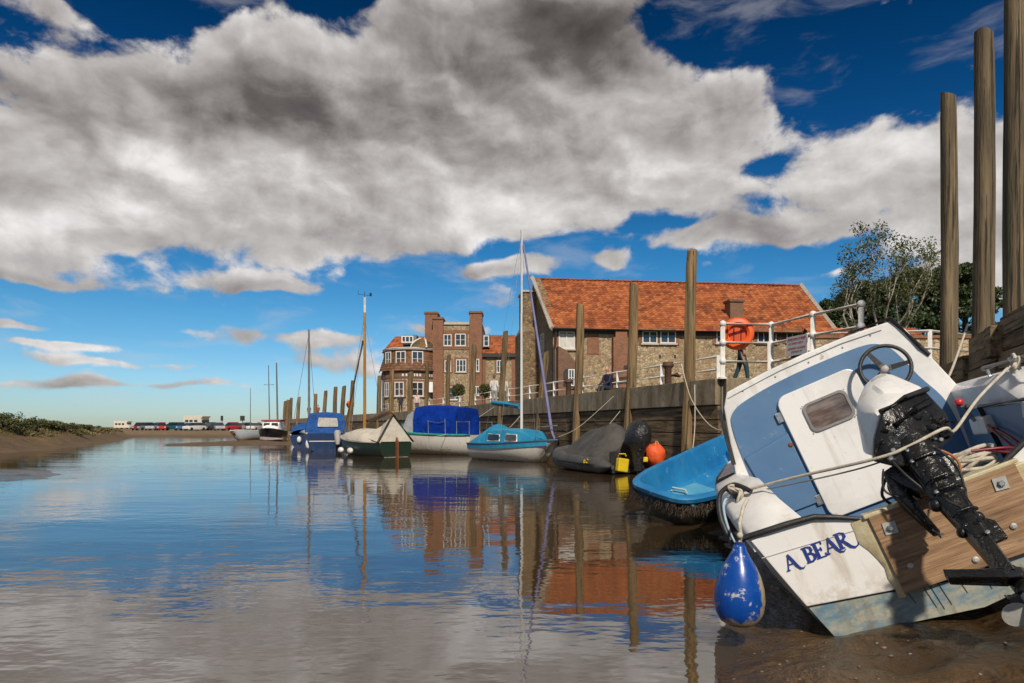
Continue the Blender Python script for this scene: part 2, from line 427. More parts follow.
def concrete_mat():
    m, t, b = newmat('quay_concrete'); co = ocoord(t); x, y, z = t.sep(co)
    oi = t.n.new('ShaderNodeObjectInfo')
    co = t.vm('ADD', co, t.comb(t.m('MULTIPLY', oi.outputs['Random'], 31), 0, 0))
    st = t.noise(t.vm('MULTIPLY', co, (2.0, 2.0, .7)), 1.5, 7, .65)
    c = t.ramp(st, [(.28, (.09, .066, .038)), (.48, (.21, .165, .105)), (.68, (.37, .305, .21))])
    c = t.mix(t.m('MULTIPLY', t.step(t.noise(co, 3, 6, .7), .55, .7), .6), c, (.07, .065, .035))
    t.put(b.inputs['Base Color'], c); b.inputs['Roughness'].default_value = .88
    bump(t, b, t.noise(co, 14, 7, .7), .6, .02)
    return m
CONCRETE = concrete_mat()

def flint_mat(name, tone=(1, 1, 1), scale=6.5):
    m, t, b = newmat(name); co = ocoord(t)
    co = t.vm('MULTIPLY_ADD', t.noise(co, 5, 3, .5, col=True), (.08, .08, .08), co)
    d = t.voro(co, scale, 'DISTANCE_TO_EDGE', 'Distance'); cc = t.sep(t.voro(co, scale, 'F1', 'Color'))
    st = t.ramp(cc[0], [(.0, (.16, .12, .08)), (.25, (.31, .225, .125)), (.6, (.42, .315, .185)), (.85, (.52, .415, .275)), (1, (.20, .155, .12))])
    st = t.mix(t.step(t.noise(co, .5, 4, .6), .5, .68), st, t.mix(.6, st, (.27, .15, .08)))
    c = t.mix(t.step(d, .02, .09), (.36, .28, .17), st)
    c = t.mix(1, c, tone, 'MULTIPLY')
    c = t.mix(t.m('MULTIPLY', t.step(t.noise(co, .35, 5, .7), .52, .7), .45), c, (.11, .085, .06))
    t.put(b.inputs['Base Color'], c); b.inputs['Roughness'].default_value = .85
    bump(t, b, t.step(d, .0, .15), .6, .05)
    return m
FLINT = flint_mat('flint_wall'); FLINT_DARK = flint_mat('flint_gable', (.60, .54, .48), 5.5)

def brick_mat(name='brick_wall', c1=(.19, .068, .032), c2=(.29, .115, .055)):
    m, t, b = newmat(name); co = ocoord(t); x, y, z = t.sep(co)
    n = t.n.new('ShaderNodeTexBrick')
    t.put(n.inputs['Vector'], t.comb(t.m('ADD', x, y), z, 0))
    t.put(n.inputs['Color1'], c1); t.put(n.inputs['Color2'], c2); t.put(n.inputs['Mortar'], (.22, .16, .11))
    t.put(n.inputs['Scale'], 1.0); t.put(n.inputs['Mortar Size'], .008); t.put(n.inputs['Brick Width'], .225); t.put(n.inputs['Row Height'], .075)
    c = t.mix(t.m('MULTIPLY', t.step(t.noise(co, 1.2, 5, .65), .48, .7), .6), n.outputs['Color'], (.11, .06, .04))
    t.put(b.inputs['Base Color'], c); b.inputs['Roughness'].default_value = .85
    bump(t, b, n.outputs['Fac'], -.4, .01)
    return m
BRICK = brick_mat(); BRICK_DARK = brick_mat('brick_dark', (.13, .06, .035), (.20, .10, .055))

def tile_mat(name, cols):
    m, t, b = newmat(name); co = ocoord(t)
    an = t.n.new('ShaderNodeAttribute'); an.attribute_name = 'tint'
    v = t.m('ADD', t.m('MULTIPLY', an.outputs['Fac'], .40), t.m('MULTIPLY', t.noise(co, .45, 6, .65), .72))
    c = t.ramp(v, [(.25 + .5 * i / (len(cols) - 1), q) for i, q in enumerate(cols)])
    c = t.mix(t.m('MULTIPLY', t.step(t.noise(co, 1.7, 6, .7), .54, .70), .45), c, (.12, .08, .035))
    t.put(b.inputs['Base Color'], c); b.inputs['Roughness'].default_value = .8
    bump(t, b, t.noise(co, 9, 5, .6), .3, .02)
    return m
PANTILE = tile_mat('clay_pantile', [(.11, .034, .014), (.25, .068, .022), (.37, .105, .03), (.46, .155, .05)])
TILE_BROWN = tile_mat('brown_tile', [(.05, .03, .018), (.10, .05, .025), (.17, .08, .035), (.22, .10, .05)])

# ------------------------------------------------------------------ the ground (one sheet to the horizon), water
QUAY = [(17.6, 5.27), (26.7, 2.17), (38.1, -1.73), (50.7, -6.27), (61.3, -11.2), (73.3, -17.6), (90.7, -25.6), (112, -35.7), (147, -52)]
def interp(tab, y):
    if y <= tab[0][0]:
        (a, b), (c, d) = tab[0], tab[1]; return b + (d - b) * (y - a) / (c - a)
    for (a, b), (c, d) in zip(tab, tab[1:]):
        if y <= c: return b + (d - b) * (y - a) / (c - a)
    return tab[-1][1] + (y - tab[-1][0]) * (tab[-1][1] - tab[-2][1]) / (tab[-1][0] - tab[-2][0])
SHORE_R = [(0, .2), (2.2, .62), (3.3, 1.0), (6, 2.0), (9, 2.35), (11, 2.7), (13, 3.1), (15, 3.9), (17.5, 5.0), (20, 4.7), (24, 3.4), (30, 1.3), (38, -1.5), (50.7, -6.1), (61, -11), (73, -17.4), (112, -35.5)]
SHORE_L = [(22, -30), (26, -24), (30, -22.3), (36, -24.3), (42, -26.8), (58, -33), (76, -40.5), (84, -45), (90, -60)]
def sm(a, b, x):
    t = max(0, min(1, (x - a) / (b - a))); return t * t * (3 - 2 * t)
def fb(x, y, s, o=4): return mnoise.fractal(V((x * s, y * s, 3.3)), 1.0, 2.0, o)
def ground_z(x, y):
    n = fb(x, y, .5); nf = fb(x, y, 2.6, 3)
    z = -.7
    if y > -4:
        d = x - interp(SHORE_R, y) + .12 * n
        zr = .21 * d if d > 0 else .16 * d
        nn = fb(x, y, 7.0, 3) if y < 9 else 0
        z = max(z, min(zr, .75) + (.032 * nf + .016 * nn) * min(1, max(0, d + .4)) + .03 * n * sm(.3, 1.5, d))
        if y < 9 and d > -.3:
            w_ = 2.2 * fb(x, y, .8, 2)
            z += .016 * sm(-.3, .3, d) * (math.sin(9 * (y + .25 * x) + 3 * w_) * math.sin(3.1 * x + w_) - .6 * max(0, math.sin(5.3 * y - 1.7 * x + 2.2 * w_)) ** 6)
        if y > 20: z = min(z, .05)
    # far spit and marsh bank on the left
    e = math.hypot((x + 17.2) / 6.1, (y - 16.6) / 3.9) + .10 * n
    z = max(z, .30 * (1 - e) if e > -1 else z)
    if y > 21:
        d = interp(SHORE_L, y) - x + 1.4 * fb(x, y, .16)
        zb = .08 * d if d < 1.0 else .08 + .36 * (d - 1.0)
        zb = min(zb, 1.45 + .3 * fb(x, y, .12) + .25 * sm(40, 28, y) - .55 * sm(45, 90, y)) + .05 * nf
        z = max(z, zb)
    e = math.hypot((x + 19.5) / 5.2, (y - 53) / 9.5) + .14 * n
    z = max(z, .22 * (1 - e))
    d = (y - 84 - .05 * abs(x + 40)) + 2.5 * fb(x, y, .08)
    z = max(z, min(.05 * d, .55) + .03 * nf) if d > -8 else z
    return z
mb = MB()
radii = []
r = .6
while r < 6000:
    radii.append(r); r *= 1.022 if r < 130 else 1.12
angs = [R(-48 + 96 * i / 420) for i in range(421)] + [R(48 + (264) * i / 60) for i in range(1, 60)]
na = len(angs)
vs = [V((0, 0, ground_z(0, 0)))]
for r in radii:
    for a in angs:
        x, y = r * math.sin(a), r * math.cos(a)
        vs.append(V((x, y, ground_z(x, y))))
fs = [(0, 1 + (j + 1) % na, 1 + j) for j in range(na)]
for i in range(len(radii) - 1):
    for j in range(na):
        k = (j + 1) % na
        fs.append((1 + i * na + j, 1 + i * na + k, 1 + (i + 1) * na + k, 1 + (i + 1) * na + j))
mb.add(vs, fs)
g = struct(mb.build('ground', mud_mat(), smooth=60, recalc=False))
if g.data.polygons[len(fs) // 2].normal.z < 0: g.data.flip_normals()
mb = MB(); mb.add([(-400, -60, 0), (300, -60, 0), (300, 130, 0), (-400, 130, 0)], [(0, 1, 2, 3)])
struct(mb.build('water', water_mat()))

# stones lying on the wet mud by the grounded boat
rnd = random.Random(3); mb = MB()
for i in range(90):
    y = rnd.uniform(2.4, 5.5); x = interp(SHORE_R, y) + .25 + rnd.random() ** 1.5 * 2.2
    s_ = rnd.uniform(.003, .008) * (1.6 if rnd.random() < .06 else 1)
    mb.ball((x, y, ground_z(x, y) + s_ * .2), (s_ * rnd.uniform(1, 1.6), s_, s_ * .7), 6, 4, tint=rnd.random())
o = mb.build('pebbles', pm('pebble', [(.09, .065, .04), (.20, .155, .10)], 9, .45, .1, 30, tint=.9), smooth=60, kind='stuff')
o['label'] = 'small stones scattered on the wet brown mud'

# ------------------------------------------------------------------ quay: deck, walls, piles
DECK = 2.4
quay_edge = [(interp(QUAY, y), y) for y in [17.6, 22, 26.7, 32, 38.1, 44, 50.7, 56, 61.3, 67, 73.3, 82, 90.7, 101, 112, 128, 147]]
outline = quay_edge + [(-20, 170), (160, 200), (160, 6.2), (6.1, 6.2), (6.55, 8.2), (7.95, 11.6), (8.75, 14.6), (9.85, 18.2), (8.2, 19.6), (8.1, 14.7), (7.4, 14.6), (6.95, 16.1), (6.6, 17.8)]
mb = MB()
mb.rings([[V((x, y, -.8)) for x, y in outline], [V((x, y, DECK)) for x, y in outline]], True, True)
struct(mb.build('quay_deck', pm('quay_paving', [(.13, .12, .10), (.22, .20, .17)], 1.5, .9, .3, 12)))

def unit(d): d = V(d); return d.normalized()
def bay(parent, a, b, pile_gap=.0):
    """One bay of quay walling between two piles: a concrete band over three rows of heavy planks."""
    a = V((a[0], a[1], 0)); b = V((b[0], b[1], 0)); u = (b - a); ln = u.length; u.normalize()
    n = V((u.y, -u.x, 0))
    if n.x > 0 and abs(n.x) > abs(n.y): n = -n
    if n.y > 0 and abs(n.y) >= abs(n.x): n = -n
    rz = math.atan2(u.y, u.x); mid = (a + b) / 2
    m = MB().box((0, 0, 0), (ln - .02, .16, .66))
    o = m.build('concrete_panel', CONCRETE, parent, bevel=.012)
    o.location = mid + n * .10 + V((0, 0, DECK - .31)) - parent.location; o.rotation_euler = (0, 0, rz)
    z = DECK - .66
    for i, h in enumerate((.36, .34, .38, .40, .42)):
        m = MB().box((0, 0, 0), (ln - .02, .10, h - .025))
        o = m.build('plank', PLANK, parent, bevel=.01)
        o.location = mid + n * (.06 + random.uniform(-.012, .018)) + V((0, 0, z - h / 2)) - parent.location
        o.rotation_euler = (random.uniform(-.01, .01), random.uniform(-.004, .004), rz); z -= h
qw = thing('quay_wall', 'long concrete and timber quay wall behind the moored boats', 'wall', (5.27, 17.6, 0))
for a, b in zip(quay_edge[:-3], quay_edge[1:]):
    n = max(1, round((V(a) - V(b)).length / 3.2))
    for i in range(n):
        bay(qw, V(a).lerp(V(b), i / n), V(a).lerp(V(b), (i + 1) / n))
qw2 = thing('quay_wall', 'stained concrete end of the quay under the railing with the lifebuoy', 'wall', (6, 17.6, 0))
for a, b in (((5.3, 17.6), (6.57, 17.8)), ((6.62, 17.73), (6.95, 16.1)), ((6.95, 16.05), (7.4, 14.62)), ((7.42, 14.58), (8.1, 14.66))): bay(qw2, a, b)
qw3 = thing('quay_wall', 'grey wall across the inlet behind the tilted boat', 'wall', (9, 19.0, 0))
bay(qw3, (8.2, 19.6), (9.8, 18.25)); bay(qw3, (9.85, 18.1), (8.85, 14.9))

def pile(px, ptop, pbase, Y, zbot, ztop, rad, label, group='timber mooring piles along the quay', lean_y=0, mat=PILE, seg=14, name='mooring_pile'):
    rn = random.Random(int(px * 7)); top = V(((ptop - 512) / F * Y, Y + lean_y, ztop)); base = V(((pbase - 512) / F * Y, Y, zbot))
    n = seg; rings = []; k = 14
    ph = [rn.uniform(.93, 1.07) for _ in range(n)]
    for i in range(k + 1):
        t = i / k; c = base.lerp(top, t) + V((.03 * math.sin(t * 5 + px), .03 * math.cos(t * 4 + px), 0))
        rr = rad * (1.06 - .14 * t)
        if i == k: rr *= .93
        ring = []
        for j in range(n):
            a = 2 * math.pi * j / n
            q = rr * ph[j] * (1 + .05 * mnoise.noise(V((math.cos(a) * 2, math.sin(a) * 2, t * 9 + px))))
            ring.append(c + V((q * math.cos(a), q * math.sin(a), .06 * math.sin(a + px) if i == k else 0)))
        rings.append(ring)
    o = MB().rings(rings).build(name, mat, smooth=50, off=base)
    return tag(o, label, 'post', group)
G = 'timber mooring piles along the quay'
def Yq(px): return interp([(250, 96)], 0) if False else None
def quay_y(px):
    lo, hi = 16.0, 135.0
    for _ in range(40):
        mid = (lo + hi) / 2
        if 512 + F * (interp(QUAY, mid) - .22) / mid > px: lo = mid
        else: hi = mid
    return lo
for px_top, px_base, ytop, lab in [
    (693, 685, 250, 'tall timber pile between the dinghy and the white railing corner'),
    (634.5, 627, 284, 'timber pile rising behind the covered inflatable in front of the warehouse windows'),
    (580, 576, 305, 'timber pile against the quay wall just left of the covered inflatable'),
    (546, 536, 352, 'timber pile right beside the blue furled sail'),
    (505, 499, 332, 'timber pile at the left corner of the warehouse, left of the white mast'),
    (474, 469, 345, 'timber pile in front of the hotel beside the right edge of the royal blue canopy'),
    (449, 447, 355, 'timber pile rising above the royal blue canopy'),
    (427, 425, 366, 'timber pile in front of the white notice board on the hotel'),
    (411, 409, 372, 'timber pile in front of the white ground floor window of the rounded bay'),
    (392, 391, 370, 'timber pile in front of the left edge of the hotel bay'),
    (380, 377, 376, 'timber pile at the far left corner of the hotel'),
    (352.5, 349, 381, 'leaning timber pile just left of the wooden mast'),
    (344, 341, 386, 'thin pile above the right end of the bright blue canopy'),
    (336, 333, 387, 'thin pile above the middle of the bright blue canopy'),
    (325.5, 323, 391, 'thin pile above the left end of the bright blue canopy'),
    (316, 314, 394, 'short pile right of the grey mast by the people on the far quay'),
    (299, 297, 397, 'lone pile left of the grey mast'),
    (291.5, 289, 398, 'rightmost pile of the far cluster of three'),
    (288, 286, 400, 'middle pile of the far cluster of three'),
    (285.5, 283.5, 401, 'leftmost pile of the far cluster of three'),
    ]:
    Y = quay_y(px_base)
    pile(px_base, px_top, px_base, Y, -.5, H + (HY - ytop) / F * Y, .15 if Y < 50 else .15 + .001 * Y, lab, G)

# the high piles and boarded timber wall on the right
PR = [(949, 948, 13.5, 7.6, .15), (983, 984.5, 11.5, 7.65, .155), (1016, 1021, 9.5, 8.1, .165)]
labs = ['shortest and leftmost of the three high piles on the right', 'middle of the three high piles on the right', 'rightmost high pile, cut by the right edge of the picture']
for (pt, pb, Y, zt, rr), lab in zip(PR, labs):
    pile(pb, pt, pb, Y, -.6, zt, rr, lab, 'high piles beside the boarded wall', mat=PILE_SHADED, seg=22)
tw = thing('timber_wall', 'boarded timber quay wall with mossy planks between the high piles', 'wall', (7.5, 11.5, 0))
pts = [V((8.75, 14.6, 0)), V((8.30, 13.2, 0)), V((7.62, 11.35, 0)), V((6.72, 9.35, 0)), V((6.0, 7.6, 0))]
for bi, (a, b) in enumerate(zip(pts, pts[1:])):
    u = (b - a); ln = u.length; u.normalize(); n = V((u.y, -u.x, 0)); n = n if n.x < 0 else -n; rz = math.atan2(u.y, u.x)
    z = .2; top = (1.95, 2.25, 2.45, 2.5)[bi]
    while z < top:
        h = random.uniform(.2, .28)
        m = MB().box((0, 0, 0), (ln - random.uniform(.01, .05), .07, h - .018))
        o = m.build('plank', PLANK_LIGHT if random.random() < .7 else PLANK, tw, bevel=.008)
        o.location = (a + b) / 2 + n * (.16 + random.uniform(-.02, .03)) + V((0, 0, z + h / 2)) - tw.location
        o.rotation_euler = (0, random.uniform(-.006, .006), rz); z += h
    # heavy cap block bolted against the pile
    m = MB().box((0, 0, 0), (.42, .34, .42)); o = m.build('cap_block', PLANK_LIGHT, tw, bevel=.02)
    o.location = b + n * .14 + u * -.05 + V((0, 0, top - .1)) - tw.location; o.rotation_euler = (0, 0, rz)
    m = MB().box((0, 0, 0), (ln - .02, 1.2, .08)); o = m.build('cap_board', PLANK, tw)
    o.location = (a + b) / 2 - n * .5 + V((0, 0, top + .02)) - tw.location; o.rotation_euler = (0, 0, rz)

# ------------------------------------------------------------------ white railings
def railing(name, label, pts, post_at, height, rails, r=.035, knob=False, base=DECK):
    t = thing(name, label, 'railing', (pts[0][0], pts[0][1], base))
    for p in post_at:
        m = MB(); p0 = V((p[0], p[1], base)); p1 = p0 + V((0, 0, height))
        m.tube([p0, p1], r * 1.25, 10)
        if knob:
            for h in rails: m.ball(p0 + V((0, 0, h)), r * 1.9, 10, 6)
            m.lathe([(r * 2.4, 0), (r * 2.4, .04), (r * 1.3, .06)], 10, Matrix.Translation(p0))
        m.build('post', WHITE_PAINT, t, smooth=40, world=True)
    for h in rails:
        for a, b in zip(pts, pts[1:]):
            m = MB().tube([(a[0], a[1], base + h), (b[0], b[1], base + h)], r, 8)
            m.build('rail', WHITE_PAINT, t, smooth=40, world=True)
    return t
# long railing across the deck, well behind the wall
def rail_line(y): return interp(QUAY, y) + 3.1
ys = [22.6 + 3.3 * i for i in range(16)]
railing('railing', 'long white two-rail railing running back along the quay', [(rail_line(y), y) for y in ys], [(rail_line(y), y) for y in ys], 1.12, (.66, 1.08), .048)
ptsB = [(5.27, 17.5), (6.55, 17.68), (6.90, 16.05), (7.33, 14.7)]
rb = railing('railing', 'near white three-rail railing with ball joints at the end of the quay', ptsB, ptsB, 1.38, (.44, .91, 1.38), .046, True)
MB().tube([(7.33, 14.7, DECK + 1.0), (6.9, 16.5, DECK + .07)], .04, 8).build('brace', WHITE_PAINT, rb, smooth=40, world=True)
MB().tube([(6.47, 17.62, DECK - .05), (6.47, 17.62, DECK + .95)], .04, 8).build('brace', WHITE_PAINT, rb, smooth=40, world=True)
ptsC = [(8.35, 19.75), (11.4, 19.1), (14.4, 20.6)]
railing('railing', 'white railing in front of the trees behind the tilted boat', ptsC, ptsC, 1.45, (.95, 1.42), .045)

# notice on the near railing: small red print too fine to read
t = thing('notice_board', 'small white notice with red print hung on the near railing', 'sign', (6.75, 16.6, DECK))
a = V((6.70, 16.95, DECK + .5)); b = V((6.90, 16.05, DECK + .5)); u = (b - a).normalized(); n = V((u.y, -u.x, 0)); n = n if n.x < 0 else -n
a += n * .05; b = a + u * .80; up = V((0, 0, 1))
MB().plate([a, b, b + up * .46, a + up * .46], .012).build('board', pm('notice_white', [(.72, .70, .68), (.80, .78, .77)], 3, .5, 0), t, world=True)
m = MB(); rn = random.Random(5)
for z, x0, x1, hh in ((.37, .06, .74, .045), (.28, .1, .66, .03), (.16, .07, .72, .03), (.08, .2, .6, .026)):
    x = x0
    while x < x1:
        w = rn.uniform(.015, .03)
        p = a + n * .014 + u * x + up * z if n.dot(V((-1, -1, 0))) > 0 else a
        m.plate([p, p + u * w, p + u * w + up * hh, p + up * hh], .002); x += w + .008 + (.02 if rn.random() < .2 else 0)
m.build('print', pm('red_print', [(.45, .10, .08), (.5, .14, .1)], 3, .6, 0), t, world=True, kind='stuff')

# orange lifebuoy housing on the near railing
ORANGE = pm('orange_plastic', [(.72, .095, .012), (.85, .13, .02)], 3, .4, .05, 10, spots=((.50, .07, .02), 5, .66))
t = thing('lifebuoy_housing', 'round bright orange lifebuoy housing on the near railing', 'lifebuoy', (5.7, 17.6, DECK + 1.15))
M = Matrix.Translation((5.72, 17.78, 3.57)) @ Matrix.Rotation(R(-10), 4, 'Z') @ Matrix.Rotation(R(90), 4, 'X') @ Matrix.Scale(1.36, 4)
MB().lathe([(.10, -.02), (.16, -.02), (.17, .06), (.21, .095), (.265, .085), (.30, .04), (.305, -.02), (.285, -.09), (.1, -.10)], 40, M).build('ring_case', ORANGE, t, smooth=40, world=True)
MB().lathe([(.0, -.02), (.165, -.02), (.165, .0), (.0, .005)], 30, M).build('centre_disc', pm('orange_shade', [(.55, .06, .01), (.62, .075, .012)], 4, .5, 0), t, smooth=40, world=True)
for x in (-.19, -.06, .07):
    MB().box((0, 0, 0), (.022, .24, .02), ).build('slot', pm('dark_slot', [(.16, .02, .006), (.20, .03, .008)], 4, .7, 0), t).matrix_local = Matrix.Translation(-t.location) @ M @ Matrix.Translation((x, .0 if x > -.1 else .02, .09 if x < -.1 else .008))

# ------------------------------------------------------------------ buildings
WFRAME = pm('white_window_frame', [(.62, .60, .56), (.74, .72, .68)], 3, .5, 0)
CURTAIN = pm('pale_blind', [(.50, .48, .44), (.64, .62, .58)], 3, .8, 0)
FASCIA = pm('dark_fascia', [(.02, .017, .015), (.04, .034, .03)], 3, .6, .1, 10)
COPING = pm('pale_coping', [(.40, .35, .28), (.55, .49, .40)], 3, .8, .2, 12)
LEAD = pm('lead_grey', [(.10, .11, .12), (.18, .19, .20)], 3, .5, .1, 8)

def window(parent, o, u, n, w, h, cols=2, rows=2, surround=None, sill=True, pane=GLASS_DARK, up=V((0, 0, 1)), fr=.06):
    """A window standing in a wall: o lower left corner, u along the wall, n outwards. window > pane(s), sill, surround."""
    o, u, n = V(o), V(u).normalized(), V(n).normalized()
    P = lambda a, b, c: o + u * a + up * b + n * c
    def slab(m, a0, a1, b0, b1, c0, c1):
        m.rings([[P(a0, b0, c0), P(a1, b0, c0), P(a1, b1, c0), P(a0, b1, c0)], [P(a0, b0, c1), P(a1, b0, c1), P(a1, b1, c1), P(a0, b1, c1)]])
    m = MB()
    slab(m, 0, w, 0, fr, .0, .075); slab(m, 0, w, h - fr, h, .0, .075); slab(m, 0, fr, fr, h - fr, .0, .075); slab(m, w - fr, w, fr, h - fr, .0, .075)
    for i in range(1, cols): x = w * i / cols; slab(m, x - fr * .45, x + fr * .45, fr, h - fr, .0, .065)
    for i in range(1, rows): z = h * i / rows; slab(m, fr, w - fr, z - fr * .22, z + fr * .22, .0, .055)
    f = m.build('window', WFRAME, parent, world=True)
    m = MB(); slab(m, fr, w - fr, fr, h - fr, .004, .022); m.build('pane', pane, f, world=True)
    if sill:
        m = MB(); slab(m, -.08, w + .08, -.09, 0, .0, .13); m.build('sill', COPING, f, world=True)
    if surround is not None:
        m = MB(); s_ = .22
        slab(m, -s_, 0, -.1, h + s_, .0, .045); slab(m, w, w + s_, -.1, h + s_, .0, .045); slab(m, 0, w, h, h + s_, .0, .045)
        m.build('surround', surround, f, world=True)
    return f

def pantiles(name, parent, A, B, C, D, mat, tw=.27, th=.34, kind='stuff', amp=.035):
    """Clay pantiles on a slope: A,B the eave ends, C,D the ridge ends above B and A. Each tile is its own rolled, lapped face set."""
    A, B, C, D = V(A), V(B), V(C), V(D)
    nx = max(2, round((B - A).length / tw)); ny = max(2, round((D - A).length / th))
    nrm = (B - A).cross(D - A).normalized()
    if nrm.z < 0: nrm = -nrm
    m = MB(); rn = random.Random(nx * 31 + ny)
    def pt(u, v, h): return A.lerp(B, u).lerp(D.lerp(C, u), v) + nrm * h
    for j in range(ny):
        for i in range(nx):
            v0, v1 = j / ny, (j + 1) / ny; tint = rn.random(); dh = rn.uniform(-.006, .012)
            row0, row1 = [], []
            for k, wv in ((0, .0), (.3, -.4), (.55, .2), (.8, 1.0), (1, .0)):
                u = (i + k) / nx; row0.append(pt(u, v0, .045 + wv * amp + dh)); row1.append(pt(u, v1, .012 + wv * amp))
            m.add(row0 + row1 + [pt((i + k) / nx, v0, -.01) for k in (0, .3, .55, .8, 1)], [(k, k + 1, 6 + k, 5 + k) for k in range(4)] + [(k, 10 + k, 11 + k, k + 1) for k in range(4)], tint)
    return m.build(name, mat, parent, world=True, kind=kind, recalc=False)

# --- warehouse
wo = V((2.34, 40, 0)); wu = V((.9925, .122, 0)).normalized(); ww = V((-wu.y, wu.x, 0))
EZ, RZ, WL, WLR, WD = 6.9, 11.1, 17.1, 18.9, 7.0
def wp(s, w, z): return wo + wu * s + ww * w + V((0, 0, z))
def wpx(px, py):
    t_ = (px - 512) / F; s = (t_ * wo.y - wo.x) / (wu.x - t_ * wu.y); Y = wo.y + wu.y * s
    return s, H + (HY - py) * Y / F
wh = thing('warehouse', 'long flint and brick warehouse with red pantile roof behind the quay', 'building', wo)
MB().plate([wp(0, 0, DECK - .1), wp(WL, 0, DECK - .1), wp(WL, 0, EZ), wp(0, 0, EZ)], -.4).build('front_wall', FLINT, wh, world=True)
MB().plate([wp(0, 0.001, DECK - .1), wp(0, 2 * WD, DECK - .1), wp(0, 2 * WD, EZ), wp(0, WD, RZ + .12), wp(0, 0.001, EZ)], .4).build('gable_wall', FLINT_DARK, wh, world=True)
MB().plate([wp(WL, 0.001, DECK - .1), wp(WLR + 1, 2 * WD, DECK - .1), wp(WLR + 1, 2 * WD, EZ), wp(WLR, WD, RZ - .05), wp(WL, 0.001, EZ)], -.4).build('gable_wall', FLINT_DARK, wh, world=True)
rf = pantiles('roof', wh, wp(-.05, -.3, EZ - .16), wp(WL + .05, -.3, EZ - .16), wp(WLR, WD, RZ), wp(-.05, WD, RZ), PANTILE)
MB().plate([wp(0, 2 * WD + .2, EZ - .1), wp(WLR + 1, 2 * WD + .2, EZ - .1), wp(WLR, WD, RZ - .03), wp(0, WD, RZ - .03)], .05).build('roof_back', TILE_BROWN, wh, world=True)
m = MB()
for i in range(48):
    s0 = WLR * i / 48; m.tube([wp(s0, WD, RZ + .02), wp(s0 + WLR / 48 * .97, WD, RZ + .02)], .14, 8, tint=random.random())
m.build('ridge_tiles', PANTILE, rf, world=True, smooth=40, kind='stuff')
for s0, s1 in ((-.12, -.12), (WL + .1, WLR + .1)):
    MB().tube([wp(s0, -.4, EZ - .12), wp(s1, WD, RZ + .14)], .14, 4).build('verge_coping', COPING, wh, world=True)
MB().tube([wp(-.1, -.38, EZ - .14), wp(WL + .1, -.38, EZ - .14)], .085, 8).build('gutter', FASCIA, wh, world=True, smooth=40)
MB().box(wp(WL / 2, -.03, EZ - .22), (WL, .05, .26), Matrix.Rotation(math.atan2(wu.y, wu.x), 3, 'Z')).build('fascia', FASCIA, wh, world=True)
def ww_win(px0, px1, py0, py1, **k):
    s0, z1 = wpx(px0, py0); s1, z0 = wpx(px1, py1)
    return window(wh, wp(s0, 0, z0), wu, -ww, s1 - s0, z1 - z0, **k)
ww_win(558.5, 574.5, 331.5, 349, cols=2, rows=1, pane=CURTAIN, surround=BRICK)
for a, b in ((642, 657), (660, 675.5)): ww_win(a, b, 331, 343.5, cols=2, rows=1, surround=BRICK, pane=GLASS_DARK)
ww_win(716, 722.5, 331, 343, cols=1, rows=2, surround=BRICK)
ww_win(757, 776, 331.5, 343, cols=3, rows=1, surround=BRICK); ww_win(786, 798, 331.5, 342, cols=2, rows=1, surround=BRICK)
ww_win(806, 815, 331.5, 342, cols=2, rows=1, surround=BRICK)
def wbrick(px0, px1, py0, py1, name, proud=.1, mat=BRICK):
    s0, z1 = wpx(px0, py0); s1, z0 = wpx(px1, py1)
    return MB().rings([[wp(s0, 0, z0), wp(s1, 0, z0), wp(s1, 0, z1), wp(s0, 0, z1)], [wp(s0, -proud, z0), wp(s1, -proud, z0), wp(s1, -proud, z1), wp(s0, -proud, z1)]]).build(name, mat, wh, world=True)
wbrick(587, 599, 329.5, 354, 'bricked_up_opening', .04)
wbrick(611.5, 628, 338, 400, 'chimney_breast', .42); wbrick(614, 625.5, 331, 338.2, 'breast_shoulder', .36)
wbrick(553.6, 557.2, 329.5, 405, 'corner_quoins', .05)
for px in (659, 674): wbrick(px, px + 2, 355, 358, 'wall_vent', .03, FASCIA)
wbrick(622, 627.5, 366, 369.5, 'vent_slot', .46, FASCIA)
# porch with sloping top and an arched window
s0, _ = wpx(556, 400); s1, _ = wpx(580, 400)
pr = [wp(s0, 0, DECK), wp(s1, 0, DECK), wp(s1, 0, 4.2), wp(s0 + .5, 0, 5.5), wp(s0, 0, 5.75)]
po = MB().rings([pr, [p - ww * .7 for p in pr]]).build('porch', BRICK_DARK, wh, world=True)
m = MB(); cx = (s0 + s1) / 2 - .1
arch = [wp(cx - .32, -.71, 3.5), wp(cx + .32, -.71, 3.5)] + [wp(cx + .32 * math.cos(a), -.71, 4.2 + .3 * math.sin(a)) for a in [math.pi * i / 8 for i in range(9)]]
m.plate(arch, .03 if True else 0); m.build('arched_opening', FASCIA, po, world=True)
window(po, wp(cx - .05, -.745, 3.5), wu, -ww, .36, .95, 2, 2, sill=False)
# rainwater pipe with swan neck
MB().tube([wp(.05, -.12, DECK), wp(.05, -.12, 5.3), wp(-.0, -.12, 5.6), wp(.12, -.12, 5.9), wp(.12, -.3, EZ - .2)], .06, 8).build('downpipe', FASCIA, wh, world=True, smooth=40)
MB().tube([wp(4.05, -.1, 4.4), wp(4.05, -.1, 5.5), wp(4.2, -.1, 5.9), wp(4.2, -.3, EZ - .2)], .055, 8).build('downpipe', FASCIA, wh, world=True, smooth=40)
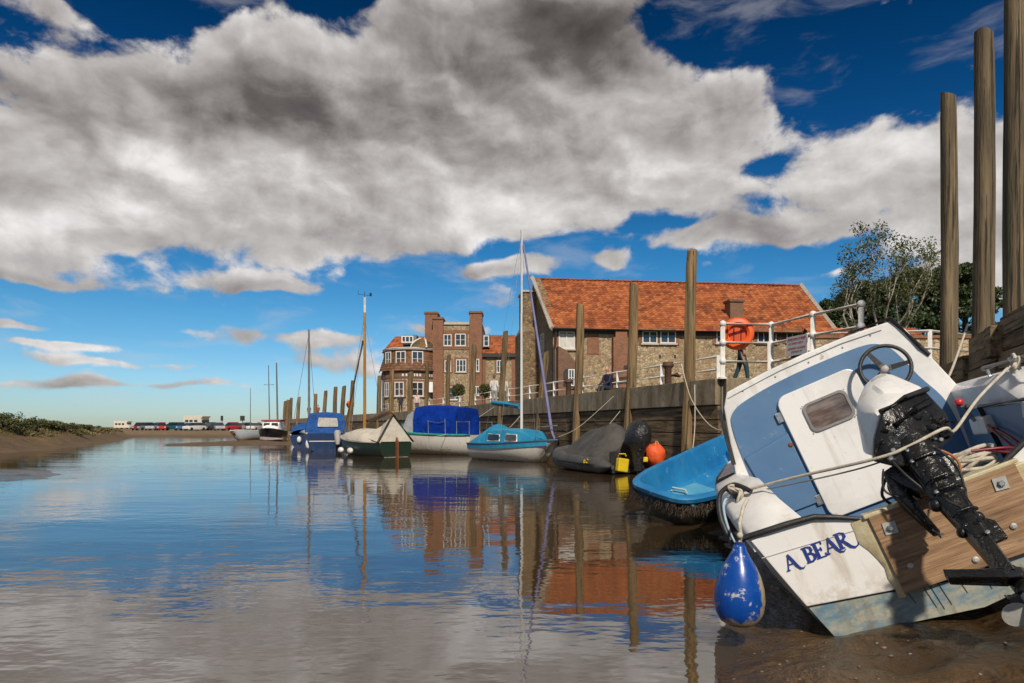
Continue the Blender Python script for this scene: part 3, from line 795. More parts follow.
# stepped stack on the gable
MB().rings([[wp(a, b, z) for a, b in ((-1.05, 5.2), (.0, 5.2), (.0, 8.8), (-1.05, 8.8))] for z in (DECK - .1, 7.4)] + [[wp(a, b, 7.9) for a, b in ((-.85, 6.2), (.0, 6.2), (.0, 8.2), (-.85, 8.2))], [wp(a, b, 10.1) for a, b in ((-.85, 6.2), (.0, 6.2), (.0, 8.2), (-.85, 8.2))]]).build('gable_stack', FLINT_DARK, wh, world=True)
MB().box(wp(-.42, 7.2, 10.14), (1.0, 2.2, .12), Matrix.Rotation(math.atan2(wu.y, wu.x), 3, 'Z')).build('stack_cap', COPING, wh, world=True)
for py0, py1, w0, ph in ((333, 354, 3.0, 0), (370, 400, 2.7, 0)):
    Yg = wp(0, w0, 0).y
    window(wh, wp(-.002, w0 + 1.1, H + (HY - py1) * Yg / F), -ww, -wu, 1.2, (py1 - py0) * Yg / F, 2, 3, pane=pm('greenish_glass', [(.10, .14, .12), (.22, .26, .24)], 2, .15, 0))
# roof chimney
c = wp(*( (lambda s: (s, 1.9, 8.15))(wpx(742.5, 300)[0] * 1.03)))
MB().box(c, (.85, .8, 1.5), Matrix.Rotation(math.atan2(wu.y, wu.x), 3, 'Z')).build('chimney', BRICK_DARK, wh, world=True)
MB().box(c + V((0, 0, .8)), (1.0, .95, .14), Matrix.Rotation(math.atan2(wu.y, wu.x), 3, 'Z')).build('chimney_cap', BRICK_DARK, wh, world=True)

# --- low outbuilding and flint garden wall behind the near railing
ob = thing('outbuilding', 'low outbuilding with red tiled roof between the warehouse and the trees', 'building', (16.5, 32, DECK))
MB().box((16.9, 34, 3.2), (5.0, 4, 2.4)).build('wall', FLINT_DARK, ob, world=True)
pantiles('roof', ob, (14.2, 31.7, 4.35), (19.6, 31.7, 4.35), (19.6, 34, 6.0), (14.2, 34, 6.0), PANTILE)
MB().plate([(14.2, 36.3, 4.3), (19.6, 36.3, 4.3), (19.6, 34, 5.98), (14.2, 34, 5.98)], .05).build('roof_back', TILE_BROWN, ob, world=True)
gw = thing('garden_wall', 'flint garden wall behind the white railing below the trees', 'wall', (15, 22, DECK))
MB().box((15.6, 23, 3.1), (12, .4, 2.0)).build('wall', FLINT, gw, world=True)
MB().box((15.6, 23, 4.14), (12.1, .5, .1)).build('coping', BRICK, gw, world=True)

# --- hotel
HX, HYY = -15.2, 78.0
hm = F / HYY
def hx(px): return HX + (px - 376) / hm
def hz(py): return H + (HY - py) / hm
ht = thing('hotel', 'three storey flint and brick hotel with rounded bay and tall chimneys', 'building', (HX + 8, HYY, DECK))
def hbox(name, px0, px1, d0, d1, z0, z1, mat, par=None):
    return MB().box(((hx(px0) + hx(px1)) / 2, HYY + (d0 + d1) / 2, (z0 + z1) / 2), (hx(px1) - hx(px0), d1 - d0, z1 - z0)).build(name, mat, par or ht, world=True)
def hwin(px0, px1, py0, py1, d, **k):
    return window(ht, (hx(px0), HYY + d, hz(py1)), (1, 0, 0), (0, -1, 0), hx(px1) - hx(px0), hz(py0) - hz(py1), **k)
B0 = DECK - .1
# main body behind
hbox('main_wall', 383, 434, 1.2, 9, B0, hz(352), FLINT)
hbox('centre_block', 434, 482.5, -.6, 8, B0, hz(325.5), FLINT)
hbox('parapet', 433, 483, -.75, 8.1, hz(325.5), hz(323), COPING)
hbox('brick_band', 444, 470.5, -.66, -.6, hz(350), hz(347.5), BRICK)
hbox('brick_band', 444, 470.5, -.66, -.6, hz(334), hz(331), BRICK)
hbox('right_wing', 482.5, 519, .3, 8, B0, hz(354), FLINT)
for px0, px1, ytop, d0, d1 in ((425.5, 438, 314, -.2, 2), (434.5, 444.5, 321, -1.2, .6), (470.5, 482.8, 315, -1.2, 1.2)):
    c_ = hbox('chimney', px0, px1, d0, d1, B0 if px0 > 430 else hz(355), hz(ytop), BRICK)
    hbox('chimney_cap', px0 - .9, px1 + .9, d0 - .1, d1 + .1, hz(ytop), hz(ytop - 1.3), BRICK_DARK)
    hbox('cap_course', px0 - .4, px1 + .4, d0 - .05, d1 + .05, hz(ytop - 1.3), hz(ytop - 2.2), BRICK)
# rounded bay: wall, tiled mansard, white cornice, upper roof
cxb, cyb = hx(411), HYY + 1.5
def bring(rx, ry, z, n=17): return [V((cxb + rx * math.cos(math.pi + math.pi * i / (n - 1)), cyb + ry * math.sin(math.pi + math.pi * i / (n - 1)), z)) for i in range(n)]
rx0, ry0 = (hx(440) - hx(379)) / 2, 3.6
MB().rings([bring(rx0, ry0, B0), bring(rx0, ry0, hz(371))]).build('bay_wall', FLINT, ht, world=True, smooth=40)
MB().rings([bring(rx0 + .07, ry0 + .07, hz(379.2)), bring(rx0 + .07, ry0 + .07, hz(373))]).build('sign_band', BRICK_DARK, ht, world=True, smooth=40)
# tiled mansard as lapped rows
m = MB(); rows = 9; rn = random.Random(2)
za, zb = hz(372), hz(351)
for j in range(rows):
    t0, t1 = j / rows, (j + 1) / rows
    A_ = bring(rx0 + .32 - .75 * t0 + .05, ry0 + .32 - .75 * t0 + .05, lerp(za, zb, t0), 41); B_ = bring(rx0 + .32 - .75 * t1, ry0 + .32 - .75 * t1, lerp(za, zb, t1) + .02, 41)
    for i in range(40): m.add([A_[i], A_[i + 1], B_[i + 1], B_[i]], [(0, 1, 2, 3)], rn.random())
m.build('mansard_tiles', TILE_BROWN, ht, world=True, kind='stuff')
rx1, ry1 = rx0 - .38, ry0 - .38
MB().rings([bring(rx1 + .25, ry1 + .25, hz(351.2)), bring(rx1 + .35, ry1 + .35, hz(349.6)), bring(rx1 + .1, ry1 + .1, hz(348.8))]).build('cornice', WFRAME, ht, world=True, smooth=30)
m = MB(); 
for j in range(7):
    t0, t1 = j / 7, (j + 1) / 7; rn = random.Random(j)
    f0, f1 = 1 - .75 * t0 ** 1.6, 1 - .75 * t1 ** 1.6
    sx = hx(423) - cxb
    A_ = [p + V((sx, 0, 0)) for p in bring(rx1 * f0 * .52, ry1 * f0, lerp(hz(349), hz(337.5), t0 ** .8) + .04, 31)]; B_ = [p + V((sx, 0, 0)) for p in bring(rx1 * f1 * .52, ry1 * f1, lerp(hz(349), hz(337.5), t1 ** .8), 31)]
    for i in range(30): m.add([A_[i], A_[i + 1], B_[i + 1], B_[i]], [(0, 1, 2, 3)], rn.random())
m.build('bay_roof_tiles', tile_mat('olive_tile', [(.07, .05, .02), (.12, .085, .03), (.18, .12, .045)]), ht, world=True, kind='stuff')
for an in (math.pi * 1.62, math.pi * 1.2):
    m = MB(); m.tube([V((cxb + sx + (rx1 * .52 * f + .06) * math.cos(an), cyb + (ry1 * f + .06) * math.sin(an), z)) for f, z in ((1.0, hz(349)), (.9, hz(345.5)), (.66, hz(341)), (.27, hz(337.3)))], .11, 6); m.build('hip_flashing', WFRAME, ht, world=True, smooth=40)
# windows round the bay
def bay_win(px, w, py0, py1, inset, **k):
    best = min((abs(512 + F * (cxb + (rx0 + inset) * math.cos(a)) / (cyb + (ry0 + inset) * math.sin(a)) - px), a) for a in [math.pi + math.pi * i / 400 for i in range(401)])[1]
    p = V((cxb + (rx0 + inset) * math.cos(best), cyb + (ry0 + inset) * math.sin(best), hz(py1)))
    n_ = V((math.cos(best) / rx0, math.sin(best) / ry0, 0)).normalized(); u_ = V((-n_.y, n_.x, 0))
    if u_.x < 0: u_ = -u_
    return window(ht, p - u_ * w / 2, u_, n_, w, hz(py0) - hz(py1), **k)
for px, w in ((388.5, 1.0), (401, 1.15), (417.5, 1.25)): bay_win(px, w, 353, 368, -.02, cols=2, rows=2, fr=.10)
for px, w in ((387, .9), (399.5, 1.1), (417.5, 1.3)): bay_win(px, w, 383, 397, .02, cols=2, rows=2, fr=.10, surround=BRICK)
hwin(401, 413, 335, 342, .7, cols=3, rows=1, fr=.12, sill=False)
hbox('dormer', 401, 416, .72, 4, hz(343), hz(334), LEAD)
hbox('flat_roof', 389, 427, 4.3, 8, hz(332.6), hz(331.4), LEAD)
hwin(444.5, 452.5, 335, 346.5, -.6, cols=2, rows=2, surround=BRICK, fr=.09); hwin(456, 466.5, 334.5, 346.5, -.6, cols=2, rows=2, surround=BRICK, fr=.09)
hwin(457, 467, 360, 372.5, -.6, cols=3, rows=2, surround=BRICK, fr=.09); hwin(474.5, 480.2, 360, 372.5, -1.2, cols=2, rows=2, fr=.09)
hwin(445.5, 452, 361, 372, -.6, cols=1, rows=2, surround=BRICK, fr=.09)
hwin(474.5, 480, 387, 396, -1.2, cols=2, rows=1, fr=.09); hwin(450, 462, 387, 400, -.6, cols=2, rows=2, fr=.09, surround=BRICK)
hwin(497, 503, 360, 372.5, .3, cols=2, rows=2, surround=BRICK, fr=.09); hwin(483.8, 489.2, 335, 346, .5, cols=1, rows=2, fr=.1, sill=False)
hwin(490, 500, 385, 398, .3, cols=2, rows=2, surround=BRICK, fr=.09)
hbox('dormer', 483, 490, .55, 3, hz(347), hz(334), LEAD)
pantiles('roof', ht, (hx(381), HYY + .9, hz(352)), (hx(427), HYY + .9, hz(352)), (hx(425), HYY + 4.4, hz(332)), (hx(389), HYY + 4.4, hz(332)), PANTILE, .3, .36)
pantiles('roof', ht, (hx(381), HYY + 9, hz(352)), (hx(381), HYY + .9, hz(352)), (hx(389), HYY + 4.4, hz(332)), (hx(389), HYY + 7, hz(332)), PANTILE, .3, .36)
pantiles('roof', ht, (hx(482.6), HYY - .05, hz(353.5)), (hx(519), HYY - .05, hz(353.5)), (hx(519), HYY + 4, hz(331.5)), (hx(482.6), HYY + 4, hz(331.5)), PANTILE, .3, .36)
hbox('ridge', 482.6, 516, 3.8, 4.3, hz(332), hz(330.4), LEAD)
hbox('eave_fascia', 482.7, 519, -.1, .3, hz(357), hz(353.6), FASCIA)
hbox('chimney', 503.5, 507, 3, 4, hz(334), hz(328), BRICK)
hbox('brick_quoins', 512, 519, .2, .3, B0, hz(357), BRICK); hbox('brick_quoins', 482.9, 486, .2, .3, B0, hz(357), BRICK)
hbox('wall_pipe', 385.3, 386.3, -.8, -.7, B0, hz(352), FASCIA)
hbox('notice_panel', 428.5, 435, -1.75, -1.65, hz(393), hz(383), pm('blank_white_panel', [(.76, .75, .73), (.82, .81, .8)], 3, .5, 0))
# raised white letters along the sign band, too far away to read
m_ = [(402, 2.6), (405.6, 2.2), (408.4, 2), (411, 2.4), (414, 1.6), (416.4, 2.2), (419.3, 2.2), (425, 2.6), (428.4, 2.4), (431.4, 1.6), (433.6, 2.2), (436.4, 1.4)]
for px, w in m_:
    best = min((abs(512 + F * (cxb + (rx0 + .09) * math.cos(a)) / (cyb + (ry0 + .09) * math.sin(a)) - px), a) for a in [math.pi + math.pi * i / 400 for i in range(401)])[1]
    n_ = V((math.cos(best) / rx0, math.sin(best) / ry0, 0)).normalized(); u_ = V((-n_.y, n_.x, 0)); u_ = u_ if u_.x > 0 else -u_
    p = V((cxb + (rx0 + .08) * math.cos(best), cyb + (ry0 + .08) * math.sin(best), hz(377.6)))
    MB().plate([p, p + u_ * w / hm * .75, p + u_ * w / hm * .75 + V((0, 0, .28)), p + V((0, 0, .28))], .03).build('sign_letter', WFRAME, ht, world=True)

# ------------------------------------------------------------------ vegetation
def leaf_mat(name, cols, trans=.25):
    m, t, b = newmat(name)
    an = t.n.new('ShaderNodeAttribute'); an.attribute_name = 'tint'
    t.put(b.inputs['Base Color'], t.ramp(an.outputs['Fac'], [(i / (len(cols) - 1), c) for i, c in enumerate(cols)]))
    b.inputs['Roughness'].default_value = .55
    b.inputs['Transmission Weight'].default_value = 0
    b.inputs['Subsurface Weight'].default_value = 0
    return m
LEAF_DARK = leaf_mat('evergreen_leaf', [(.018, .032, .009), (.036, .060, .016), (.065, .095, .026)])
LEAF_MID = leaf_mat('birch_leaf', [(.035, .05, .012), (.07, .09, .022), (.12, .135, .038)])
LEAF_BUSH = leaf_mat('marsh_bush_leaf', [(.035, .042, .010), (.07, .075, .018), (.12, .115, .032)])
GRASS = leaf_mat('marsh_grass', [(.07, .065, .018), (.13, .105, .032), (.23, .165, .065)])
BARK = pm('bark', [(.06, .045, .03), (.13, .10, .07)], 3, .85, .5, 12, stretch=(4, 4, .6))
BIRCHBARK = pm('birch_bark', [(.20, .17, .13), (.42, .38, .31), (.52, .48, .41)], 3, .75, .4, 9, stretch=(1, 1, 4), spots=((.05, .04, .03), 5, .62))

def leaves(mb, rn, c, rad, n, size, flat=1.0):
    for _ in range(n):
        d = V((rn.gauss(0, 1), rn.gauss(0, 1), rn.gauss(0, 1))).normalized() * (rn.random() ** .45)
        p = V(c) + V((d.x * rad[0], d.y * rad[1], d.z * rad[2]))
        a = V((rn.gauss(0, 1), rn.gauss(0, 1), rn.gauss(0, flat))).normalized(); b_ = a.cross(V((rn.gauss(0, 1), rn.gauss(0, 1), rn.gauss(0, 1)))).normalized()
        s = size * rn.uniform(.6, 1.4)
        mb.add([p - a * s, p + b_ * s * .45, p + a * s, p - b_ * s * .45], [(0, 1, 2, 3)], min(1, max(0, rn.gauss(.5, .25))))
def grow(rn, mb, tips, p, d, ln, r, depth, bend=.25, split=(2, 3), upb=.12):
    pts = [p]; q = V(p); d = V(d)
    for i in range(4):
        d = (d + V((rn.uniform(-bend, bend), rn.uniform(-bend, bend), rn.uniform(-bend, bend) + upb))).normalized()
        q = q + d * ln / 4; pts.append(V(q))
    mb.tube(pts, [r * (1 - .11 * i) for i in range(5)], 6 if r > .04 else 4)
    if depth == 0: tips.append((V(q), V(d))); return
    if depth <= 2: tips.append((pts[3], V(d)))
    for i in range(rn.randint(*split)):
        nd = (d + V((rn.uniform(-.8, .8), rn.uniform(-.8, .8), rn.uniform(-.3, .6)))).normalized()
        grow(rn, mb, tips, pts[rn.choice((2, 3, 4, 4))], nd, ln * rn.uniform(.6, .8), r * .58, depth - 1, bend, split, upb)
# birch with pale limbs and thin crown
def birch(loc, seed, lab, stems, lean):
    rn = random.Random(seed); t = thing('birch_tree', lab, 'tree', loc)
    wood = MB(); tips = []
    for i in range(stems):
        a = i * 2.1 + .4; grow(rn, wood, tips, V(loc) + V((math.cos(a) * .15, math.sin(a) * .15, -.1)), (math.cos(a) * .16 + lean, math.sin(a) * .16, 1), 3.35, .12, 4, .13, (2, 3), .11)
    wood.build('trunk', BIRCHBARK, t, world=True, smooth=60)
    cr = MB()
    for q, d in tips:
        if rn.random() < .8: leaves(cr, rn, q + d * .2 + V((0, 0, -.15)), (.5, .5, .42), rn.randint(42, 80), .07)
    cr.build('crown', LEAF_MID, t, world=True, recalc=False, kind='stuff')
birch((18.3, 36, DECK), 11, 'pale stemmed birch with thin open crown behind the near railing', 3, .12)
def dense_tree(loc, h, w, seed, lab, mat=LEAF_DARK, n=60, size=.2, base=.25):
    rn = random.Random(seed); t = thing('evergreen_tree', lab, 'tree', loc, group='dark trees behind the near railing'); loc = V(loc)
    wood = MB(); wood.tube([loc, loc + V((.1, 0, h * .4)), loc + V((0, .1, h * .85))], [w * .09, w * .06, w * .015], 8)
    cr = MB()
    for i in range(n):
        f = base + (1 - base) * rn.random() ** .8; a = rn.uniform(0, 6.28)
        prof = math.sin(math.pi * min(1, (1 - f) / (1 - base) * .62 + .12)) 
        rr = w / 2 * prof * rn.uniform(.45, 1.0)
        c = loc + V((math.cos(a) * rr, math.sin(a) * rr, f * h))
        wood.tube([loc + V((0, 0, f * h * .8)), c], [.05, .02], 4)
        s = rn.uniform(.55, 1.1) * w * .13
        leaves(cr, rn, c, (s * 1.2, s * 1.2, s * .8), int(420 * (s / .7) ** 2) + 60, size)
    wood.build('trunk', BARK, t, world=True, smooth=60)
    cr.build('crown', mat, t, world=True, recalc=False, kind='stuff')
for px, Y, ytop, w, lab in [(842, 47, 296, 4.2, 'low dark tree nearest to the warehouse gable'), (872, 48, 284, 5.2, 'dark tree behind the left side of the birch'),
    (905, 46, 276, 5.5, 'dark tree directly behind the birch stems'), (938, 45, 270, 5.4, 'dark tree behind the shortest high pile'), (965, 44, 268, 4.4, 'dark tree between the shortest and middle high piles')]:
    dense_tree(((px - 512) / F * Y, Y, DECK), H + (HY - ytop) / F * Y - DECK, w, px, lab, n=46, size=.125)
# cedar on the right edge with level boughs
rn = random.Random(9); cl = V((20.5, 27, DECK)); t = thing('conifer_tree', 'dark conifer with level boughs at the right edge of the picture', 'tree', cl)
wood = MB(); wood.tube([cl, cl + V((0, 0, 6.2))], [.22, .03], 8); cr = MB()
for i in range(60):
    f = rn.uniform(.3, .98); a = rn.uniform(0, 6.28); ln = 2.3 * (1.08 - f) * rn.uniform(.7, 1.15)
    p0 = cl + V((0, 0, f * 6.2)); p1 = p0 + V((math.cos(a) * ln, math.sin(a) * ln, rn.uniform(-.05, .25)))
    wood.tube([p0, p1], [.035, .01], 4)
    for k in range(7): leaves(cr, rn, p0.lerp(p1, .25 + .75 * k / 6) - V((0, 0, .06)), (.2, .2, .07), 34, .085)
wood.build('trunk', BARK, t, world=True); cr.build('crown', LEAF_DARK, t, world=True, recalc=False, kind='stuff')

# two clipped round-headed trees by the hotel door
for px, lab in ((463, 'clipped round bay tree left of the hotel door'), (487.5, 'clipped round bay tree right of the hotel door')):
    loc = V((hx(px), HYY - 6, DECK)); t = thing('bay_tree', lab, 'tree', loc, group='clipped trees by the hotel'); rn = random.Random(px)
    MB().tube([loc, loc + V((0, 0, 1.9))], .07, 6).build('trunk', BARK, t, world=True)
    cr = MB(); leaves(cr, rn, loc + V((0, 0, 2.55)), (.75, .75, .72), 1500, .1); cr.build('crown', LEAF_BUSH, t, world=True, recalc=False, kind='stuff')

# marsh grass along the left bank
rn = random.Random(21); mb = MB(); cnt = 0
while cnt < 26000:
    y = 25 + rn.random() ** 1.4 * 62; x = interp(SHORE_L, y) - rn.uniform(-2, 22)
    if x < -.78 * y - 1: continue
    z = ground_z(x, y)
    if z < (.80 if y < 48 else .55) + .25 * mnoise.noise(V((x * .3, y * .3, 0))): continue
    h_ = rn.uniform(.06, .22) * (1 + .6 * mnoise.noise(V((x * .25, y * .25, 5)))); a = rn.uniform(0, 6.28); w_ = .02 + .0012 * y; l_ = rn.uniform(-.2, .2)
    b0 = V((x, y, z - .03)); sd = V((math.cos(a), math.sin(a), 0)) * w_
    tn = min(1, max(0, .5 + .55 * mnoise.noise(V((x * .16, y * .10, 9))) + rn.gauss(0, .16)))
    mb.add([b0 - sd, b0 + sd, b0 + V((l_, l_ * .6, h_))], [(0, 1, 2)], tn); cnt += 1
o = mb.build('marsh_grass', GRASS, recalc=False, kind='stuff'); o['label'] = 'rough green and straw marsh grass on the left bank'
for i, (px, Y, h_, w_, lab) in enumerate([(12, 34, 1.15, 2.0, 'tallest bush at the left edge of the marsh bank'), (28, 33, .9, 2.2, 'round bush second from the left edge of the marsh bank'), (45, 38, .6, 2.0, 'low bush third from the left edge of the marsh bank'),
        (62, 46, .55, 2.4, 'low bush where the marsh bank drops'), (3, 30, .7, 1.6, 'bush cut by the left edge of the picture'), (86, 52, .45, 2.2, 'flat bush on the brow of the bank halfway to the cars')]):
    
    while ground_z((px - 512) / F * Y, Y) < 1.0 and Y < 70: Y += .5
    x = (px - 512) / F * Y; z = ground_z(x, Y); rn = random.Random(40 + i); t = thing('marsh_bush', lab, 'bush', (x, Y, z), group='bushes on the marsh bank')
    wd = MB(); cr = MB()
    for k in range(16):
        a = rn.uniform(0, 6.28); rr = rn.random() ** .6 * w_ * .5; c_ = V((x + math.cos(a) * rr, Y + math.sin(a) * rr, z + h_ * rn.uniform(.25, .85) * (1 - .5 * rr / w_)))
        wd.tube([(x, Y, z - .05), c_], [.03, .012], 4); leaves(cr, rn, c_, (w_ * .17, w_ * .17, h_ * .24), 95, .065)
    wd.build('stems', BARK, t, world=True); cr.build('crown', LEAF_BUSH, t, world=True, recalc=False, kind='stuff')

# ------------------------------------------------------------------ car park across the water
def carpaint(name, c): return pm('car_paint_' + name, [c, tuple(v * 1.15 for v in c)], 2, .25, 0, spec=.7)
TYRE = pm('tyre', [(.012, .012, .012), (.02, .02, .02)], 3, .8, 0)
CARGLASS = pm('car_glass', [(.012, .016, .02), (.03, .036, .042)], 2, .08, 0, spec=.8)
def car(px, Y, rz, paint, lab, tall=1.0):
    Y *= .9
    x = (px - 512) / F * Y; t = thing('parked_car', lab, 'car', (x, Y, max(ground_z(x, Y), .5)), R(rz), 'cars parked across the water')
    sec = lambda y, w, z0, z1: [V((-w, y, z0)), V((w, y, z0)), V((w * 1.02, y, (z0 + z1) / 2)), V((w * .92, y, z1)), V((-w * .92, y, z1)), V((-w * 1.02, y, (z0 + z1) / 2))]
    MB().rings([sec(-2.05, .74, .35, .62), sec(-1.9, .84, .22, .78), sec(-.9, .87, .2, .9), sec(.2, .87, .2, .93), sec(1.8, .85, .22, .92), sec(2.05, .76, .35, .75)]).build('body', carpaint(paint[0], paint[1]), t, smooth=35)
    rs = lambda y, w, z: [V((-w, y, z)), V((w, y, z))]
    z1 = 1.44 * tall
    cab = [V((-.76, -.95, .9)), V((.76, -.95, .9)), V((.80, 1.75, .9)), V((-.80, 1.75, .9))]; rf_ = [V((-.58, -.25, z1)), V((.58, -.25, z1)), V((.60, 1.25, z1)), V((-.60, 1.25, z1))]
    MB().rings([cab, rf_]).build('windows', CARGLASS, t)
    MB().rings([rf_, [p + V((0, 0, .12)) for p in rf_]]).build('roof', carpaint(paint[0], paint[1]), t, bevel=.015)
    for sx in (-1, 1):
        for y in (-1.3, 1.3): MB().lathe([(.1, -.1), (.29, -.1), (.31, -.06), (.31, .06), (.29, .1), (.1, .1)], 12, Matrix.Translation((sx * .8, y, .3)) @ Matrix.Rotation(R(90), 4, 'Y')).build('wheel', TYRE, t)
        MB().box((sx * .58, -2.0, .62), (.26, .14, .13)).build('headlight', WFRAME, t)
for a in [(139.5, 150, 12, ('maroon', (.16, .02, .02)), 'dark red car at the left end of the car row'), (146, 150, -28, ('grey', (.16, .17, .18)), 'grey car second from the left end of the row'),
    (153, 151, 10, ('silver', (.35, .36, .38)), 'silver car left of the first bright red car'), (162, 146, 24, ('red', (.38, .03, .03)), 'red car right of the silver car'),
    (172, 149, -32, ('teal', (.02, .08, .12)), 'dark teal car left of the blue car'), (181, 145, 22, ('blue', (.03, .12, .25)), 'bright blue car in the middle of the row'),
    (188.5, 150, 4, ('sky', (.45, .52, .58)), 'pale blue car just left of the camper van'), (194.5, 144, -26, ('white', (.62, .62, .60)), 'white car in front of the camper van'),
    (202, 148, 30, ('black', (.012, .012, .014)), 'black car right of the camper van'), (210, 150, -18, ('charcoal', (.04, .042, .048)), 'charcoal car left of the pale silver one'),
    (219.5, 144, 28, ('silver', (.35, .36, .38)), 'pale silver car between charcoal and red cars'), (231, 145, -24, ('red', (.38, .03, .03)), 'red car towards the right end of the row'),
    (239.5, 149, -6, ('white', (.62, .62, .60)), 'white car right of the last red car'), (247, 151, 6, ('grey', (.16, .17, .18)), 'grey car second from the right end of the row'),
    (255, 150, -6, ('white', (.62, .62, .60)), 'white car at the right end of the row')]: car(*a)
# camper van and white van
def van(px, Y, rz, lab, L_, W_, H_, name):
    x = (px - 512) / F * Y; t = thing(name, lab, 'van', (x, Y, max(ground_z(x, Y), .5)), R(rz))
    prof = [(-L_ / 2, .4), (-L_ / 2 + .1, 1.1), (-L_ / 2 + .9, 1.4), (-L_ / 2 + 1.0, H_ - .5), (-L_ / 2 + .5, H_ - .1), (-L_ / 2 + .7, H_), (L_ / 2, H_), (L_ / 2, .4)]
    MB().rings([[V((s * W_ / 2, y, z)) for y, z in prof] for s in (-1, 1)]).build('body', carpaint('cream', (.62, .58, .48)), t, bevel=.05)
    for s in (-1, 1):
        for y in (-.3, .9, 2.0): MB().box((s * (W_ / 2 + .01), y - .2, H_ * .62), (.04, .8, .55)).build('window', CARGLASS, t)
        for y in (-L_ / 2 + .9, L_ / 2 - 1.1): MB().lathe([(.1, -.1), (.34, -.1), (.34, .1), (.1, .1)], 12, Matrix.Translation((s * W_ * .45, y, .36)) @ Matrix.Rotation(R(90), 4, 'Y')).build('wheel', TYRE, t)
    MB().box((0, -L_ / 2 + .95, H_ * .62), (W_ * .84, .12, .55)).build('windscreen', CARGLASS, t)
van(198, 141, 70, 'cream camper van standing above the row of cars', 5.6, 2.2, 2.9, 'camper_van')
van(124, 215, 80, 'pale van far behind the grassy bank left of the cars', 5.4, 2.1, 2.5, 'camper_van')
for px, lab in ((242.5, 'dark sign on a post beyond the cars near the pale hull'), (222, 'thin sign post above the middle of the car row')):
    x = (px - 512) / F * 140; t = thing('sign_post', lab, 'sign', (x, 140, .55)); MB().tube([(0, 0, 0), (0, 0, 2.6)], .07, 6).build('post', FASCIA, t); MB().box((0, -.05, 2.4), (.9 if px > 230 else .5, .08, 1.0)).build('panel', FASCIA, t)

# ------------------------------------------------------------------ boats
def hull(L, B, D, sheer=.25, tw=.78, draft=.18, rake=.35, ns=16, nk=7, deckdrop=.04, bow=2.3):
    """Round-bilged hull, stern at y=0, bow at y=L, waterline z=0. Returns (mesh builder, sheer function)."""
    def wid(t): return B / 2 * (tw + (1 - tw) * math.sin(math.pi / 2 * min(t / .42, 1))) if t < .42 else B / 2 * max(0, 1 - ((t - .42) / .58) ** bow) ** .75
    def zs(t): return D + sheer * t * t + .04 * (1 - t) ** 2
    def zk(t): return -draft + (zs(t) + draft) * .93 * max(0, (t - .72) / .28) ** 2.6
    def prof(t):
        w, a, b = wid(t), zk(t), zs(t); out_ = []
        for k in range(nk + 1):
            s = k / nk; z = a + (b - a) * s ** 1.5
            x = w * (1 - (1 - s) ** (2.4 - .9 * t)) ** .8
            out_.append(V((x, t * L - rake * (1 - s) ** 1.2 * t ** 4, z)))
        return out_
    m = MB(); rings = []
    for i in range(ns + 1):
        p = prof(i / ns); rings.append([V((-q.x, q.y, q.z)) for q in p[::-1]] + p[1:])
    m.rings(rings, closed=False)
    n = len(rings[0])
    m.add(rings[0], [tuple(range(n))])
    dk = [[V((x * (rings[i][-1].x), rings[i][-1].y, rings[i][-1].z - deckdrop + .03 * (1 - x * x))) for x in (-1, -.5, 0, .5, 1)] for i in range(ns + 1)]
    md = MB(); md.rings(dk, closed=False)
    def sh(t, side=1): p = prof(t)[-1]; return V((p.x * side, p.y, p.z))
    return m, md, sh
def rubrail(sh, side, r=.03, n=24, dz=0): return MB().tube([sh(i / n, side) + V((0, 0, dz)) for i in range(n + 1)], r, 6)
def glaze(parent, pts, mat=GLASS_DARK, frame=WFRAME, r=.022, name='window', th=.012):
    f = MB().bars(pts, r, 6).build(name, frame, parent, smooth=50)
    MB().plate(pts, th).build('pane', mat, f)
    return f
def boat(name, label, x, y, z, hd, roll=0, pitch=0, group=None, cat='boat'):
    M = Matrix.Translation((x, y, z)) @ Matrix.Rotation(hd, 4, 'Z') @ Matrix.Rotation(pitch, 4, 'X') @ Matrix.Rotation(roll, 4, 'Y')
    return thing(name, label, cat, M=M, group=group)
def head(dx, dy): return math.atan2(-dx, dy)
TEAL = pm('teal_paint', [(.02, .22, .20), (.05, .33, .29)], 4, .45, .1, 12)
SKYBLUE = pm('sky_blue_paint', [(.01, .18, .34), (.03, .28, .46)], 3, .4, .1, 12, spots=((.20, .32, .36), 6, .68))
WOODSPAR = pm('varnished_spar', [(.30, .14, .03), (.46, .25, .07)], 3, .4, .1, 20, stretch=(4, 4, .4))
ALU = pm('mast_alloy', [(.45, .45, .45), (.62, .62, .61)], 4, .4, 0, metal=.5)
GREYMAST = pm('grey_mast', [(.11, .11, .11), (.17, .165, .16)], 4, .5, 0)
CREAM_COVER = pm('cream_tarpaulin', [(.42, .38, .31), (.58, .54, .46)], 3, .75, .4, 9, bd=.04)
TARP = pm('grey_tarpaulin', [(.028, .026, .024), (.062, .057, .052), (.095, .088, .08)], 2.2, .75, .5, 7, spots=((.15, .13, .10), 4, .66), bd=.04)

